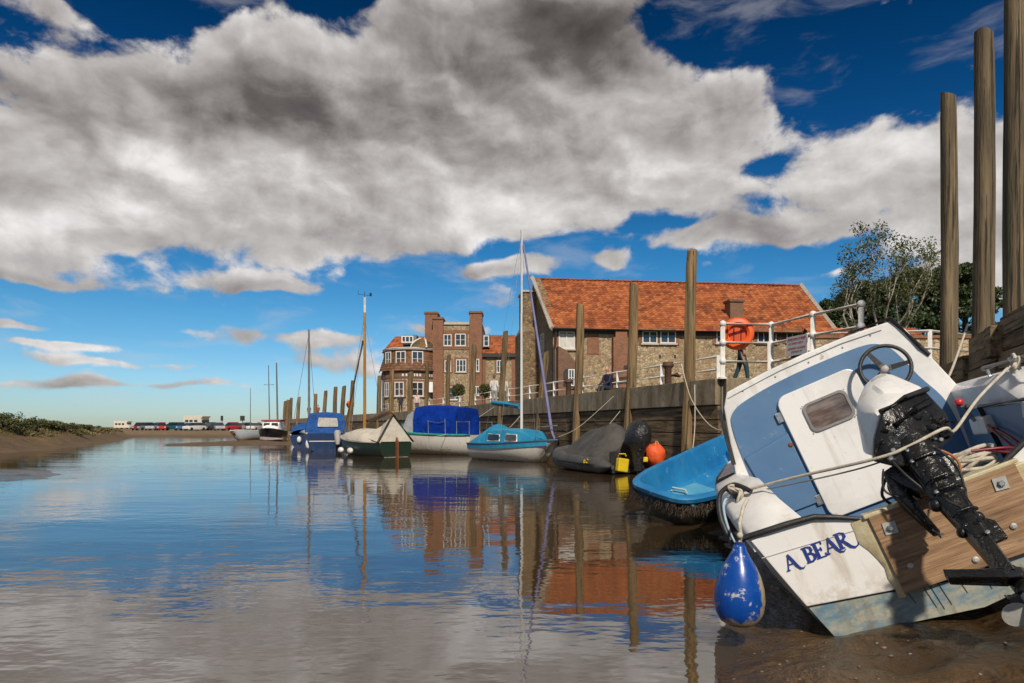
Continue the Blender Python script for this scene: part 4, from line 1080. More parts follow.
# --- sky blue sailing boat
sb = boat('sailing_boat', 'small sky blue and white sailing boat with a white mast', -1.1, 26.8, 0, head(.6, -.8))
hm_, dk_, sh = hull(4.35, 1.85, .55, .22, .8, .15)
hu = hm_.build('hull', paint_hull('white_hull_tide', (.66, .63, .57), (.22, .18, .12), .02, amt=.55), sb, smooth=40)
dk_.build('deck', SKYBLUE, sb, smooth=40)
for s in (-1, 1):
    rubrail(sh, s, .035).build('rubbing_strake', pm('navy_strake', [(.02, .05, .10), (.03, .07, .13)], 3, .5, 0), hu, smooth=60)
    m = MB(); n = 20
    top = [sh(i / n, s) + V((.012 * s, 0, -.04)) for i in range(n)]; lowr = [sh(i / n, s) * 1 + V((.004 * s, 0, -.17)) for i in range(n)]
    m.rings([top, lowr], closed=False); m.build('sheer_band', SKYBLUE, hu, smooth=60)
def csec(y, w, z0, z1, cam=.06): return [V((-w, y, z0)), V((w, y, z0)), V((w * .84, y, z1)), V((w * .4, y, z1 + cam)), V((-w * .4, y, z1 + cam)), V((-w * .84, y, z1))]
cb = MB().rings([csec(1.15, .78, .5, 1.05), csec(2.2, .76, .5, 1.1), csec(3.05, .62, .52, 1.02), csec(3.55, .40, .55, .78, .03)]).build('cabin', SKYBLUE, sb, smooth=35)
for s in (-1, 1):
    for y0, y1 in ((1.3, 2.05), (2.35, 2.95)):
        w0, w1 = .75 - .02 * (y0 - 1.3), .75 - .1 * max(0, y1 - 2.1)
        q = lambda y, w, z: V((s * (w * (1 - .16 * (z - .5) / .58) + .012), y, z))
        glaze(cb, [q(y0, w0, .70), q(y1, w1, .70), q(y1 - .05, w1, .93), q(y0 + .03, w0, .95)], GLASS_DARK)
m = MB(); cov = [[V((w * math.cos(a), y, .6 + h_ * math.sin(a))) for a in [math.pi * i / 8 for i in range(9)]] for y, w, h_ in ((.05, .72, .12), (.5, .74, .42), (1.0, .72, .72), (1.3, .6, .62), (1.5, .5, .48))]
m.rings(cov, closed=False).build('cockpit_cover', SKYBLUE, sb, smooth=60)
MB().tube([(0, 2.4, 1.0), (0, 2.4, 8.2)], [.05, .035], 10).build('mast', pm('white_mast', [(.6, .6, .58), (.7, .7, .68)], 2, .4, 0), sb, smooth=60)
MB().tube([(0, 4.2, .8), (0, 4.05, 1.1), (0, 2.5, 7.7)], [.03, .055, .03], 8).build('furled_jib', pm('violet_sail_cover', [(.13, .13, .28), (.22, .22, .40)], 4, .8, .3, 12), sb, smooth=60)
bm_ = MB().tube([(0, 2.36, 1.85), (0, .5, 2.05)], .03, 8).build('boom', ALU, sb, smooth=60)
MB().tube([(0, 2.3, 1.94), (0, 1.5, 2.05), (0, .55, 2.13)], [.10, .09, .06], 8).build('sail_cover', SKYBLUE, bm_, smooth=60)
for s in (-1, 1): MB().tube([(s * .8, 2.2, .75), (0, 2.4, 8.0)], .006, 4).build('shroud', STEEL, sb)
MB().tube([(0, 0.05, .7), (0, 2.4, 8.1)], .006, 4).build('backstay', STEEL, sb)
m = MB(); m.tube([(-.45, 3.7, .78), (-.42, 3.8, 1.2), (0, 4.35, 1.25), (.42, 3.8, 1.2), (.45, 3.7, .78)], .016, 6); m.build('pulpit', STEEL, sb, smooth=60)
MB().ball((-.78, .25, .32), (.12, .12, .2), 10, 8).build('fender', pm('navy_fender', [(.02, .03, .10), (.04, .05, .14)], 3, .5, 0), sb, smooth=60)

# --- grey covered inflatable
ib = boat('inflatable_boat', 'dark grey inflatable boat under a peaked tarpaulin', 3.05, 18.0, 0, head(-.37, .93))
tubeg = pm('grey_hypalon', [(.045, .044, .043), (.095, .09, .085)], 2.5, .6, .2, 10, spots=((.20, .17, .12), 4, .60))
path = []
for s in (-1,): pass
left = [(-.72, -.35, .20), (-.72, .2, .22), (-.72, 1.2, .23), (-.71, 2.2, .25), (-.62, 2.9, .30), (-.38, 3.4, .37), (0, 3.62, .42)]
right = [(-x, y, z) for x, y, z in left[::-1][1:]]
tb = MB().tube(left + right, [.05, .21] + [.235] * (len(left) + len(right) - 4) + [.21, .05], 18).build('tube', tubeg, ib, smooth=60)
MB().tube([(x * 1.335, y, z + .02) for x, y, z in left[1:6]], .02, 6).build('grab_line', BLACK, tb, smooth=60)
MB().box((0, 1.5, .08), (1.2, 3.2, .1)).build('floor', BLACK, ib)
MB().box((0, .12, .30), (1.06, .06, .55)).build('transom', BLACK, ib, bevel=.01)
# tarpaulin peaked over the hull, sagging between supports
m = MB(); rows_ = []
for y, hh, w in ((.18, .80, .86), (.45, 1.22, .93), (.9, 1.32, .96), (1.5, 1.20, .97), (2.2, 1.12, .95), (2.8, .88, .86), (3.3, .62, .62), (3.62, .50, .30), (3.72, .42, .1)):
    r_ = []
    for i in range(13):
        u = -1 + i / 6; a = abs(u)
        z = .30 + (hh - .30) * (1 - a ** 1.35) - .05 * math.sin(a * math.pi) + .02 * mnoise.noise(V((u * 3, y * 2, 1)))
        if a > .99: z -= .10
        r_.append(V((u * w, y + .02 * mnoise.noise(V((u * 4, y * 3, 4))), z)))
    rows_.append(r_)
m.rings(rows_, closed=False); tp = m.build('tarpaulin', TARP, ib, smooth=50)
m = MB(); e = rows_[0]; m.add([e[i] for i in range(13)] + [V((p.x * .97, p.y - .02, min(p.z, .24))) for p in e], [(i, i + 1, 14 + i, 13 + i) for i in range(12)]); m.build('tarpaulin_end', TARP, ib, smooth=50)
for y in (.5, 1.5, 2.5): MB().tube([(-.955, y, .27), (-.96, y + .1, .22)], .02, 6).build('lashing', BLACK, tp)
MB().tube([(-.95, .55, .36), (-.98, .62, .30), (-.97, .70, .34), (-.99, .66, .26), (-.96, .58, .28)], .025, 6).build('float', pm('yellow_plastic', [(.62, .42, .01), (.72, .52, .02)], 4, .45, .05), ib, smooth=60)
om = boat('outboard_motor', 'outboard motor under a black bag on the covered inflatable', 3.16, 17.62, .55, head(-.37, .93))
m = MB(); m.rings([[V((w * math.cos(a) * (1 + .22 * mnoise.noise(V((math.cos(a) * 2.2, math.sin(a) * 2.2, z * 5)))), d_ * math.sin(a) * (1 + .06 * math.cos(4 * a + z * 5)) + off, z)) for a in [6.283 * i / 14 for i in range(14)]] for z, w, d_, off in ((-.45, .10, .12, -.02), (-.05, .14, .18, -.02), (.1, .2, .26, 0), (.25, .30, .36, -.02), (.45, .31, .40, -.03), (.60, .27, .36, -.05), (.74, .20, .26, -.03), (.82, .06, .08, 0))]).build('bag_cover', pm('black_bag', [(.01, .01, .011), (.03, .03, .033)], 5, .25, .8, 12, bd=.05, spots=((.30, .30, .32), 8, .70)), om, smooth=60)
MB().tube([(0, -.02, -.3), (0, -.12, -.75)], [.07, .05], 8).build('leg', BLACKMETAL, om, smooth=60)
yj = pm('yellow_plastic', [(.62, .42, .01), (.72, .52, .02)], 4, .45, .05)
p = V((2.78, 17.68, .22)); t = thing('fuel_can', 'yellow fuel can on the stern of the covered inflatable', 'can', p)
MB().box((0, 0, .02), (.30, .16, .34), Matrix.Rotation(R(24), 3, 'Z') @ Matrix.Rotation(R(8), 3, 'Y')).build('body', yj, t, bevel=.03); MB().tube([(-.1, 0, .24), (-.08, 0, .3), (.08, .0, .3), (.1, 0, .24)], .018, 6).build('handle', yj, t, smooth=60)
t = thing('yellow_tape_float', 'small yellow float right of the fuel can', 'float', (3.32, 17.7, .38)); MB().box((0, 0, 0), (.22, .12, .12)).build('body', yj, t, bevel=.02); MB().tube([(-.11, 0, 0), (.11, 0, .0)], .03, 8).build('core', BLACK, t)
t = thing('orange_bag', 'crumpled orange bag beside the covered inflatable', 'bag', (3.70, 18.1, .22))
t.scale = (.86, .86, .86)
m = MB(); rg = []
for i in range(9):
    ph = math.pi * i / 8; rg.append([V((.30 * math.sin(ph) ** .7 * math.cos(a) * (1 + .34 * mnoise.noise(V((math.cos(a) * 2.4, math.sin(a) * 2.4, i * .8)))), .26 * math.sin(ph) ** .7 * math.sin(a), .30 - .34 * math.cos(ph) + .13 * mnoise.noise(V((math.cos(a) * 3, math.sin(a) * 3, i)))) ) for a in [6.283 * k / 14 for k in range(14)]])
m.rings(rg).build('sack', pm('orange_cloth', [(.62, .07, .015), (.80, .12, .02)], 5, .55, .6, 9, bd=.04), t, smooth=50)
MB().tube([(0, -.0, .62), (.05, -.02, .72), (.1, 0, .64)], .02, 6).build('tie', ROPE, t)

# --- blue pram dinghy lying on the mud
ax = V((.80, .60, 0)).normalized(); ax = (ax * math.cos(R(15)) + V((0, 0, math.sin(R(15))))).normalized()
sd = V((.6, -.8, -.22)); sd = (sd - ax * sd.dot(ax)).normalized(); up = sd.cross(ax).normalized()   # starboard low
M = Matrix((( sd.x, ax.x, up.x, 1.80), (sd.y, ax.y, up.y, 8.74), (sd.z, ax.z, up.z, -.06), (0, 0, 0, 1)))
dg_ = thing('dinghy', 'bright blue open dinghy lying on the mud beside the tilted boat', 'boat', M=M)
def outl(s, z, k=0, n=36):
    pts_ = []
    for i in range(n):
        a = 2 * math.pi * i / n; ca, sa = math.cos(a), math.sin(a); e = .42
        x = math.copysign(abs(ca) ** e, ca) * .62; y = math.copysign(abs(sa) ** .55, sa) * 1.34
        if y < 0: x *= 1 - .10 * (y / 1.34) ** 2
        pts_.append(V((x * s, 1.3 + y * (1 - (1 - s) * .55) + k, z + .05 * (y / 1.34) ** 2)))
    return pts_
DB = paint_hull('dinghy_blue', (.015, .17, .40), (.035, .026, .016), .30, stain=(.10, .12, .10), amt=.5, rough=.5, soft=.05)
DBI = pm('dinghy_blue_inside', [(.01, .13, .33), (.02, .22, .46)], 2.5, .4, .08, 12, spots=((.14, .36, .50), 6, .60), streak=((.10, .20, .24), .5))
m = MB(); m.rings([outl(.55, .0), outl(.78, .02), outl(.86, .16), outl(.93, .36), outl(1.0, .40)], cap=False); m.add(outl(.55, .0), [tuple(range(36))]); m.build('hull', DB, dg_, smooth=50)
m = MB(); rr2 = [outl(1.0, .40), outl(1.01, .45), outl(.97, .475), outl(.88, .47), outl(.86, .44), outl(.78, .22), outl(.70, .12), outl(.3, .11)]; m.rings(rr2, cap=False); m.add(rr2[-1], [tuple(range(36))]); m.build('inner_moulding', DBI, dg_, smooth=50)
MB().rings([[V((x, y, z)) for x, y in ((.02, .10), (.46, .12), (.47, .62), (.12, .62))] for z in (.33, .455)]).build('bow_deck', pm('dinghy_pale_deck', [(.05, .27, .46), (.12, .36, .54)], 4, .45, .1, spots=((.25, .42, .5), 6, .6)), dg_, bevel=.03)
MB().rings([[V((x, y, z)) for x, y in ((.16, .5), (.47, .5), (.47, 2.3), (.16, 2.3))] for z in (.12, .27)]).build('side_bench', DBI, dg_, bevel=.03)
MB().rings([[V((x, y, z)) for x, y in ((-.46, 2.1), (.14, 2.1), (.14, 2.5), (-.46, 2.5))] for z in (.12, .30)]).build('stern_seat', DBI, dg_, bevel=.03)
MB().tube([(.1, .18, .47), (.1, .2, .51), (.26, .24, .51), (.28, .24, .47)], .016, 6).build('cleat', pm('pale_plastic', [(.30, .42, .46), (.40, .50, .54)], 3, .5, 0), dg_, smooth=60)
for x in (.22, .33, .44): MB().tube([(x, .55, .278), (x, 2.2, .278)], .012, 6).build('bench_rib', pm('pale_blue_rib', [(.06, .28, .46), (.12, .38, .55)], 3, .5, 0), dg_)
MB().tube([(-.52, 1.9, .40), (-.47, 1.92, .15)], .014, 6).build('seam', pm('pale_blue_rib', [(.06, .28, .46), (.12, .38, .55)], 3, .5, 0), dg_)
# weed hanging round the rim fender
rn = random.Random(77); m = MB()
ol = outl(1.0, .40)
for _ in range(4200):
    i = rn.randrange(len(ol)); p0 = ol[i].lerp(ol[(i + 1) % len(ol)], rn.random())
    if p0.y > 1.5: continue
    c = V((0, 1.3, p0.z)); nn = (p0 - c); nn.z = 0; nn.normalize()
    q = p0 + nn * rn.uniform(-.05, .02) + V((0, 0, rn.uniform(-.14, -.02))); ln = rn.uniform(.02, .16) * (.35 + .9 * abs(mnoise.noise(V((p0.x * 6, p0.y * 6, 2)))))
    w_ = nn.cross(V((0, 0, 1))) * rn.uniform(.004, .010)
    m.add([q - w_, q + w_, q + nn * rn.uniform(-.05, .05) * 1.0 + V((rn.uniform(-.03, .03), rn.uniform(-.03, .03), -ln))], [(0, 1, 2)], rn.random())
m.build('weed_fringe', leaf_mat('dry_weed', [(.010, .008, .006), (.026, .018, .011), (.08, .05, .028)]), dg_, recalc=False, kind='stuff')

# --- white boat with royal blue canopy
tb_ = boat('motor_cruiser', 'white motor boat with turquoise rail and tall royal blue canopy', -1.3, 30.2, 0, head(-.86, .51))
hm_, dk_, sh = hull(5.3, 2.1, .82, .30, .85, .2)
hu = hm_.build('hull', paint_hull('white_hull_rust', (.64, .62, .56), (.10, .09, .08), -.02, stain=(.30, .20, .10), amt=.6, streak=9), tb_, smooth=40); dk_.build('deck', WHITE_GRP, tb_, smooth=40)
for s in (-1, 1): rubrail(sh, s, .055, dz=.0).build('gunwale', TEAL, hu, smooth=60)
MB().rings([csec(3.1, .85, .8, 1.55, .05), csec(3.5, .8, .82, 1.45, .05), csec(4.6, .5, .95, 1.12, .03)]).build('foredeck_cabin', TEAL, tb_, smooth=35)
m = MB(); m.rings([[V((-.95, y, .86)), V((-.98, y, 1.5)), V((-.80, y, z1)), V((0, y, z1 + .06)), V((.80, y, z1)), V((.98, y, 1.5)), V((.95, y, .86))] for y, z1 in ((.75, 2.0), (1.6, 2.1), (2.6, 2.12), (3.0, 2.06))], closed=False)
m.add([V((-.95, .75, .86)), V((-.98, .75, 1.5)), V((-.80, .75, 2.0)), V((0, .75, 2.06)), V((.80, .75, 2.0)), V((.98, .75, 1.5)), V((.95, .75, .86))], [tuple(range(7))])
m.build('canopy', FABRIC_BLUE, tb_, smooth=50)
for s in (-1, 1):
    glaze(tb_, [V((s * .92, 3.02, .95)), V((s * .90, 3.75, .98)), V((s * .78, 3.45, 1.75)), V((s * .90, 3.02, 1.95))], pm('hazy_plastic', [(.30, .31, .32), (.45, .46, .46)], 3, .2, 0), ALU)
    m = MB(); 
    for y in (.05, .7): m.tube([(s * .9, y, .85), (s * .9, y, 1.45)], .018, 6)
    m.tube([(s * .9, .05, 1.42), (s * .9, .7, 1.42)], .018, 6); m.build('guard_rail', STEEL, tb_)
m = MB(); m.tube([(1.02, 1.35, .88), (1.04, 1.35, 1.45), (1.0, 1.5, 1.6)], .02, 6); m.build('boarding_pole', STEEL, tb_)
m = MB(); m.tube([(-1.02, 2.1, .88), (-1.05, 2.1, 1.5)], .02, 6); m.tube([(-1.05, 2.1, 1.45), (-1.04, 1.5, 1.38), (-1.04, 1.2, 1.45)], .012, 6); m.tube([(-1.02, 1.2, .88), (-1.05, 1.2, 1.55)], .02, 6); m.build('boarding_rail', STEEL, tb_)
for y in (.9, 2.0): MB().tube([(-1.06, y, .25), (-1.065, y + .5, .25)], .02, 4).build('rub_block', pm('bare_wood', [(.18, .12, .07), (.28, .2, .12)], 4, .8, 0), hu)
MB().ball((-.95, 4.2, .22), (.13, .13, .2), 10, 8).build('fender', WHITE_GRP, tb_, smooth=60); MB().ball((-1.0, 3.7, .1), (.1, .1, .12), 10, 8).build('buoy', yj, tb_, smooth=60)

# --- gaff boat with brown furled sail
gb = boat('gaff_boat', 'dark green wooden boat with cream cover and varnished mast', -4.6, 27.8, 0, head(-.62, .785))
hm_, dk_, sh = hull(4.7, 1.75, .55, .28, .8, .2)
hu = hm_.build('hull', paint_hull('green_hull', (.012, .028, .018), (.38, .34, .28), .03, stain=(.05, .05, .03), amt=.4), gb, smooth=40); dk_.build('deck', pm('bare_wood', [(.18, .12, .07), (.28, .2, .12)], 4, .8, 0), gb, smooth=40)
for s in (-1, 1): rubrail(sh, s, .04).build('gunwale', pm('cream_paint', [(.48, .42, .32), (.58, .52, .42)], 3, .5, 0), hu, smooth=60)
m = MB(); rr_ = []
for y, w, z1 in ((.5, .78, .62), (.7, .84, .85), (1.6, .92, 1.12), (2.6, .90, 1.15), (3.6, .68, 1.0), (4.3, .35, .9)):
    rr_.append([V((w * math.cos(a), y, .55 + .05 * y + (z1 - .55 - .05 * y) * math.sin(a) ** .8)) for a in [math.pi * i / 10 for i in range(11)]])
m.rings(rr_, closed=False).build('cockpit_cover', CREAM_COVER, gb, smooth=60)
# boom crutch tent at the stern
A0, A1, AP = V((-.80, .06, .62)), V((.80, .06, .62)), V((0, .30, 1.66))
MB().add([A0, A1, AP, V((0, 1.2, 1.25)), V((-.78, 1.3, .8)), V((.78, 1.3, .8))], [(0, 1, 2), (0, 2, 3, 4), (1, 5, 3, 2)]).build('stern_tent', CREAM_COVER, gb)
for q in (A0, A1): MB().tube([q + V((0, -.03, -.02)), AP + V((0, -.03, .06))], .045, 6).build('crutch_leg', pm('dark_wood', [(.05, .03, .018), (.09, .055, .03)], 4, .6, .1), gb, smooth=60)
MB().plate([(-.03, -.16, -.15), (-.03, .02, -.15), (-.03, .02, .62), (-.03, -.05, .80), (-.03, -.16, .62)], .06).build('rudder', pm('red_brown_paint', [(.16, .05, .02), (.24, .09, .04)], 4, .6, .1), gb)
MB().tube([(0, 2.75, .6), (0, 2.75, 4.8), (0, 2.75, 6.1)], [.075, .06, .05], 10).build('mast', WOODSPAR, gb, smooth=60)
mh = MB().tube([(0, 2.75, 6.1), (0, 2.75, 6.75)], .05, 10).build('masthead', pm('white_mast', [(.6, .6, .58), (.7, .7, .68)], 2, .4, 0), gb, smooth=60)
m = MB(); m.tube([(0, 2.75, 6.7), (0, 2.75, 7.0)], .012, 5); m.tube([(-.3, 2.75, 6.85), (.3, 2.75, 6.85)], .01, 4); m.tube([(-.3, 2.75, 6.85), (-.3, 2.75, 7.0)], .01, 4); m.box((.28, 2.75, 6.9), (.1, .02, .14)); m.build('wind_vane', FASCIA, mh)
MB().tube([(0, 2.6, 1.35), (0, .25, 1.80)], .045, 8).build('boom', WOODSPAR, gb, smooth=60)
m = MB(); pts_ = [V((.0 + .02 * math.sin(i * 1.7), 2.55 - 2.1 * i / 9, 1.47 + .38 * i / 9)) for i in range(10)]; m.tube(pts_, [.06, .13, .15, .13, .14, .12, .13, .11, .10, .05], 10); m.build('furled_sail', pm('brown_sail', [(.10, .065, .045), (.19, .13, .09)], 6, .85, .6, 10, bd=.04), gb, smooth=60)
for s in (-1, 1): MB().tube([(s * .84, 2.4, .72), (0, 2.75, 5.9)], .008, 4).build('shroud', STEEL, gb)
MB().tube([(0, 4.65, .95), (0, 2.75, 6.0)], .008, 4).build('forestay', STEEL, gb)
MB().tube([(-.62, 3.45, .95), (-.06, 2.78, 4.9)], .04, 6).build('gaff_spar', WOODSPAR, gb, smooth=60)
for y in (2.2, 3.2): MB().ball((-.93 + .05 * (y - 2.2), y, .22), (.11, .2, .13), 10, 8).build('fender', WHITE_GRP, gb, smooth=60)

# --- bright blue canopied cruiser, stern towards us
cc = boat('motor_cruiser', 'navy boat with bright blue canopy and clear rear window', -9.15, 34.6, 0, head(-.30, .95))
hm_, dk_, sh = hull(5.0, 2.1, .85, .25, .9, .2)
hu = hm_.build('hull', paint_hull('navy_hull', (.004, .024, .085), (.20, .17, .12), -.02, stain=(.12, .13, .16), amt=.25), cc, smooth=40); dk_.build('deck', WHITE_GRP, cc, smooth=40)
for s in (-1, 1): rubrail(sh, s, .05).build('gunwale', pm('cream_paint', [(.48, .42, .32), (.58, .52, .42)], 3, .5, 0), hu, smooth=60)
CB = pm('bright_blue_canvas', [S(12, 62, 128), S(26, 94, 168)], 3, .75, .7, 3.5, bd=.12)
m = MB(); q = [[V((-1.0, y, .85)), V((-.98, y, 1.3)), V((-.78, y, z1)), V((0, y, z1 + .07)), V((.78, y, z1)), V((.98, y, 1.3)), V((1.0, y, .85))] for y, z1 in ((.1, 1.78), (1.2, 1.9), (2.4, 1.85), (3.0, 1.4))]
m.rings(q, closed=False); m.add(q[0], [tuple(range(7))]); cp_ = m.build('canopy', CB, cc, smooth=40)
glaze(cp_, [V((-.45, .085, 1.2)), V((.55, .085, 1.2)), V((.5, .085, 1.66)), V((-.4, .085, 1.68))], pm('clear_window', [(.40, .36, .32), (.62, .60, .58)], 5, .25, 0), CB, .02)
ob_ = MB().rings([[V((.5 + w * math.cos(a), -.3 + .24 * math.sin(a), z)) for a in [6.283 * i / 12 for i in range(12)]] for z, w in ((.35, .1), (.55, .15), (.95, .17), (1.05, .1))]).build('outboard_cowling', pm('pale_cowling', [(.40, .38, .35), (.5, .48, .45)], 3, .4, 0), cc, smooth=50)
MB().tube([(.5, -.3, .4), (.5, -.35, -.3)], .08, 8).build('outboard_leg', BLACKMETAL, cc)
for x, c_ in ((-.8, WHITE_GRP), (.95, WHITE_GRP)): MB().ball((x * 1.1, .3, .35), (.13, .13, .24), 10, 8).build('fender', c_, cc, smooth=60)
MB().box((-.1, -.015, .5), (1.5, .02, .04)).build('white_line', WFRAME, hu)

# --- small blue boat with grey mast
sm_ = boat('sailing_boat', 'small blue covered boat with a tall grey mast', -12.4, 41.5, 0, head(-.25, .97))
hm_, dk_, sh = hull(4.2, 1.6, .7, .25, .85, .2)
hu = hm_.build('hull', paint_hull('navy_hull', (.004, .024, .085), (.20, .17, .12), -.02), sm_, smooth=40); dk_.build('deck', SKYBLUE, sm_, smooth=40)
for s in (-1, 1): rubrail(sh, s, .04).build('gunwale', WHITE_PAINT, hu, smooth=60)
m = MB(); m.rings([[V((w * math.cos(a), y, .68 + (z1 - .68) * math.sin(a))) for a in [math.pi * i / 8 for i in range(9)]] for y, w, z1 in ((.05, .75, 1.05), (1.2, .8, 1.45), (2.4, .7, 1.4), (3.4, .4, 1.0))], closed=False).build('cover', CB, sm_, smooth=60)
MB().tube([(.28, 2.3, .8), (.28, 2.3, 7.3)], [.075, .055], 8).build('mast', GREYMAST, sm_, smooth=60)
for s in (-1, 1): MB().tube([(s * .75, 2.1, .8), (.28, 2.3, 7.1)], .012, 4).build('shroud', STEEL, sm_)
MB().ball((-.2, -.1, .45), (.14, .12, .2), 8, 6).build('fender', WHITE_GRP, sm_, smooth=60)

# --- boats on the sandbank
wb = boat('cabin_boat', 'white cabin boat with dark hull and red roof on the sandbank', -19.6, 58.5, .1, head(.15, -1), R(1))
hm_, dk_, sh = hull(4.6, 2.0, .7, .35, .85, .1, ); hm_.build('hull', paint_hull('dark_hull', (.012, .016, .03), (.12, .03, .02), .15), wb, smooth=40); dk_.build('deck', WHITE_GRP, wb, smooth=40)
cb = MB().rings([csec(.6, .8, .65, 1.5, .04), csec(2.6, .78, .68, 1.5, .04), csec(3.0, .66, .75, 1.0, .03)]).build('cabin', WHITE_GRP, wb)
for s in (-1, 1):
    glaze(cb, [V((s * .06, 2.9 + .0, 1.1)), V((s * .58, 2.9, 1.1)), V((s * .55, 2.74, 1.42)), V((s * .06, 2.74, 1.42))]); glaze(cb, [V((s * .76, 1.0, 1.08)), V((s * .76, 1.8, 1.08)), V((s * .70, 1.8, 1.38)), V((s * .70, 1.0, 1.38))])
MB().box((0, 1.6, 1.62), (1.5, 2.2, .14)).build('roof', pm('red_roof_paint', [(.20, .03, .025), (.30, .05, .04)], 3, .6, 0), wb, bevel=.03)
MB().tube([(-.35, 1.8, 1.6), (-.35, 1.8, 6.3)], [.075, .05], 6).build('mast', GREYMAST, wb); MB().tube([(.5, .6, 1.6), (.5, .6, 6.2)], [.05, .03], 6).build('aerial_mast', GREYMAST, wb)
MB().tube([(.1, .6, 4.6), (.9, .6, 4.6)], .03, 5).build('spreader', GREYMAST, wb)
lh = boat('old_hull', 'pale grey open hull leaning over on the sandbank', -20.4, 58.5, .06, head(-.55, -.83), R(16))
hm_, dk_, sh = hull(3.4, 1.4, .62, .25, .8, .08); hm_.build('hull', paint_hull('pale_hull', (.34, .38, .42), (.34, .28, .18), .18, amt=.6), lh, smooth=40); dk_.build('cover', pm('bare_wood', [(.18, .12, .07), (.28, .2, .12)], 4, .8, 0), lh)
for s in (-1, 1): rubrail(sh, s, .035).build('gunwale', WHITE_PAINT, lh)
MB().tube([(0, 1.6, .5), (-1.08, 1.6, 4.2)], [.04, .02], 5).build('mast', GREYMAST, lh); MB().box((0, 3.1, .75), (.35, .3, .3)).build('bow_locker', pm('red_brown_paint', [(.16, .05, .02), (.24, .09, .04)], 4, .6, .1), lh, bevel=.02)
it = boat('inflatable_tender', 'small pinkish grey inflatable tender on the sandbank edge', -17.0, 52.6, .12, head(-1, .1))
MB().tube([(-.45, 0, .12), (-.45, 1.3, .13), (-.3, 1.75, .18), (0, 1.9, .2), (.3, 1.75, .18), (.45, 1.3, .13), (.45, 0, .12)], [.12] + [.16] * 5 + [.12], 10).build('tube', pm('pink_grey_rubber', [(.22, .17, .17), (.32, .26, .26)], 4, .6, .1), it, smooth=60)
MB().box((0, .8, .08), (.8, 1.5, .05)).build('floor', BLACK, it); MB().box((0, .06, .2), (.8, .05, .3)).build('transom', pm('bare_wood', [(.18, .12, .07), (.28, .2, .12)], 4, .8, 0), it)
t = thing('mooring_buoy', 'pale round buoy between the red roofed boat and the tender', 'buoy', (-17.1, 55.2, .1)); MB().ball((0, 0, .35), .38, 14, 10).build('ball', WHITE_GRP, t, smooth=60); MB().tube([(0, 0, .7), (.06, 0, .82), (0, 0, .9), (-.06, 0, .82), (0, 0, .7)], .02, 5).build('eye', STEEL, t)

# ------------------------------------------------------------------ the tilted boat in the foreground
yaw, roll, pit = R(16), R(24), R(-2)
Fv = V((math.sin(yaw), math.cos(yaw), 0)); Rv = V((math.cos(yaw), -math.sin(yaw), 0)); Zv = V((0, 0, 1))
Fv, Uv = Fv * math.cos(pit) + Zv * math.sin(pit), Zv * math.cos(pit) - Fv * math.sin(pit)
Rv, Uv = Rv * math.cos(roll) + Uv * math.sin(roll), Uv * math.cos(roll) - Rv * math.sin(roll)
BM = Matrix(((Rv.x, Fv.x, Uv.x, 2.365), (Rv.y, Fv.y, Uv.y, 3.5), (Rv.z, Fv.z, Uv.z, .30), (0, 0, 0, 1)))
ab = thing('motor_cruiser', 'white and blue cabin boat tilted on the mud with its stern towards us', 'boat', M=BM)
TRANSOM = paint_hull('transom_paint', (.74, .73, .71), (.24, .30, .30), .08, stain=(.36, .27, .16), amt=.55, rough=.3, slope=.155, soft=.008, streak=5)
def boot_blue():
    m, t, b = newmat('boot_top_blue'); co = ocoord(t)
    n = t.noise(t.vm('MULTIPLY', co, (1.6, 1, 4)), 3.2, 6, .65)
    c = t.mix(t.m('MULTIPLY', t.step(n, .36, .66), .85), (.36, .34, .26), (.045, .17, .27)); n2 = t.noise(co, 14, 5, .7); c = t.mix(t.m('MULTIPLY', t.step(n2, .5, .66), .6), c, (.13, .17, .15)); n3 = t.noise(t.vm('MULTIPLY', co, (9, 1, 1)), 2, 6, .7); c = t.mix(t.m('MULTIPLY', t.step(n3, .52, .68), .6), c, (.20, .15, .09))
    t.put(b.inputs['Base Color'], c); b.inputs['Roughness'].default_value = .55; bump(t, b, n2, .2, .01); return m
BOOT = boot_blue()
HULLW = paint_hull('cruiser_hull', (.70, .69, .66), (.30, .30, .26), .2, stain=(.36, .30, .20), amt=.5, rough=.3)
st_ = [(0, (0, 0), (.71, .085), (.80, .36), (.895, .70)), (.25, (0, 0), (.73, .085), (.84, .38), (.94, .82)), (.6, (0, 0), (.75, .09), (.87, .42), (.97, .95)), (1.5, (0, 0), (.78, .10), (.90, .45), (.985, .96)), (2.6, (0, .02), (.76, .15), (.88, .5), (.96, 1.0)),
       (3.6, (0, .08), (.58, .27), (.72, .6), (.82, 1.06)), (4.3, (0, .22), (.30, .45), (.42, .75), (.54, 1.12)), (4.75, (0, .45), (.10, .62), (.17, .88), (.24, 1.16)), (4.95, (0, .72), (.01, .8), (.02, 1.0), (.03, 1.18))]
rings = []
for y, *pf in st_: rings.append([V((-x, y, z)) for x, z in pf[::-1]] + [V((x, y, z)) for x, z in pf[1:]])
hu = MB().rings(rings, closed=False).build('hull', HULLW, ab, smooth=28)
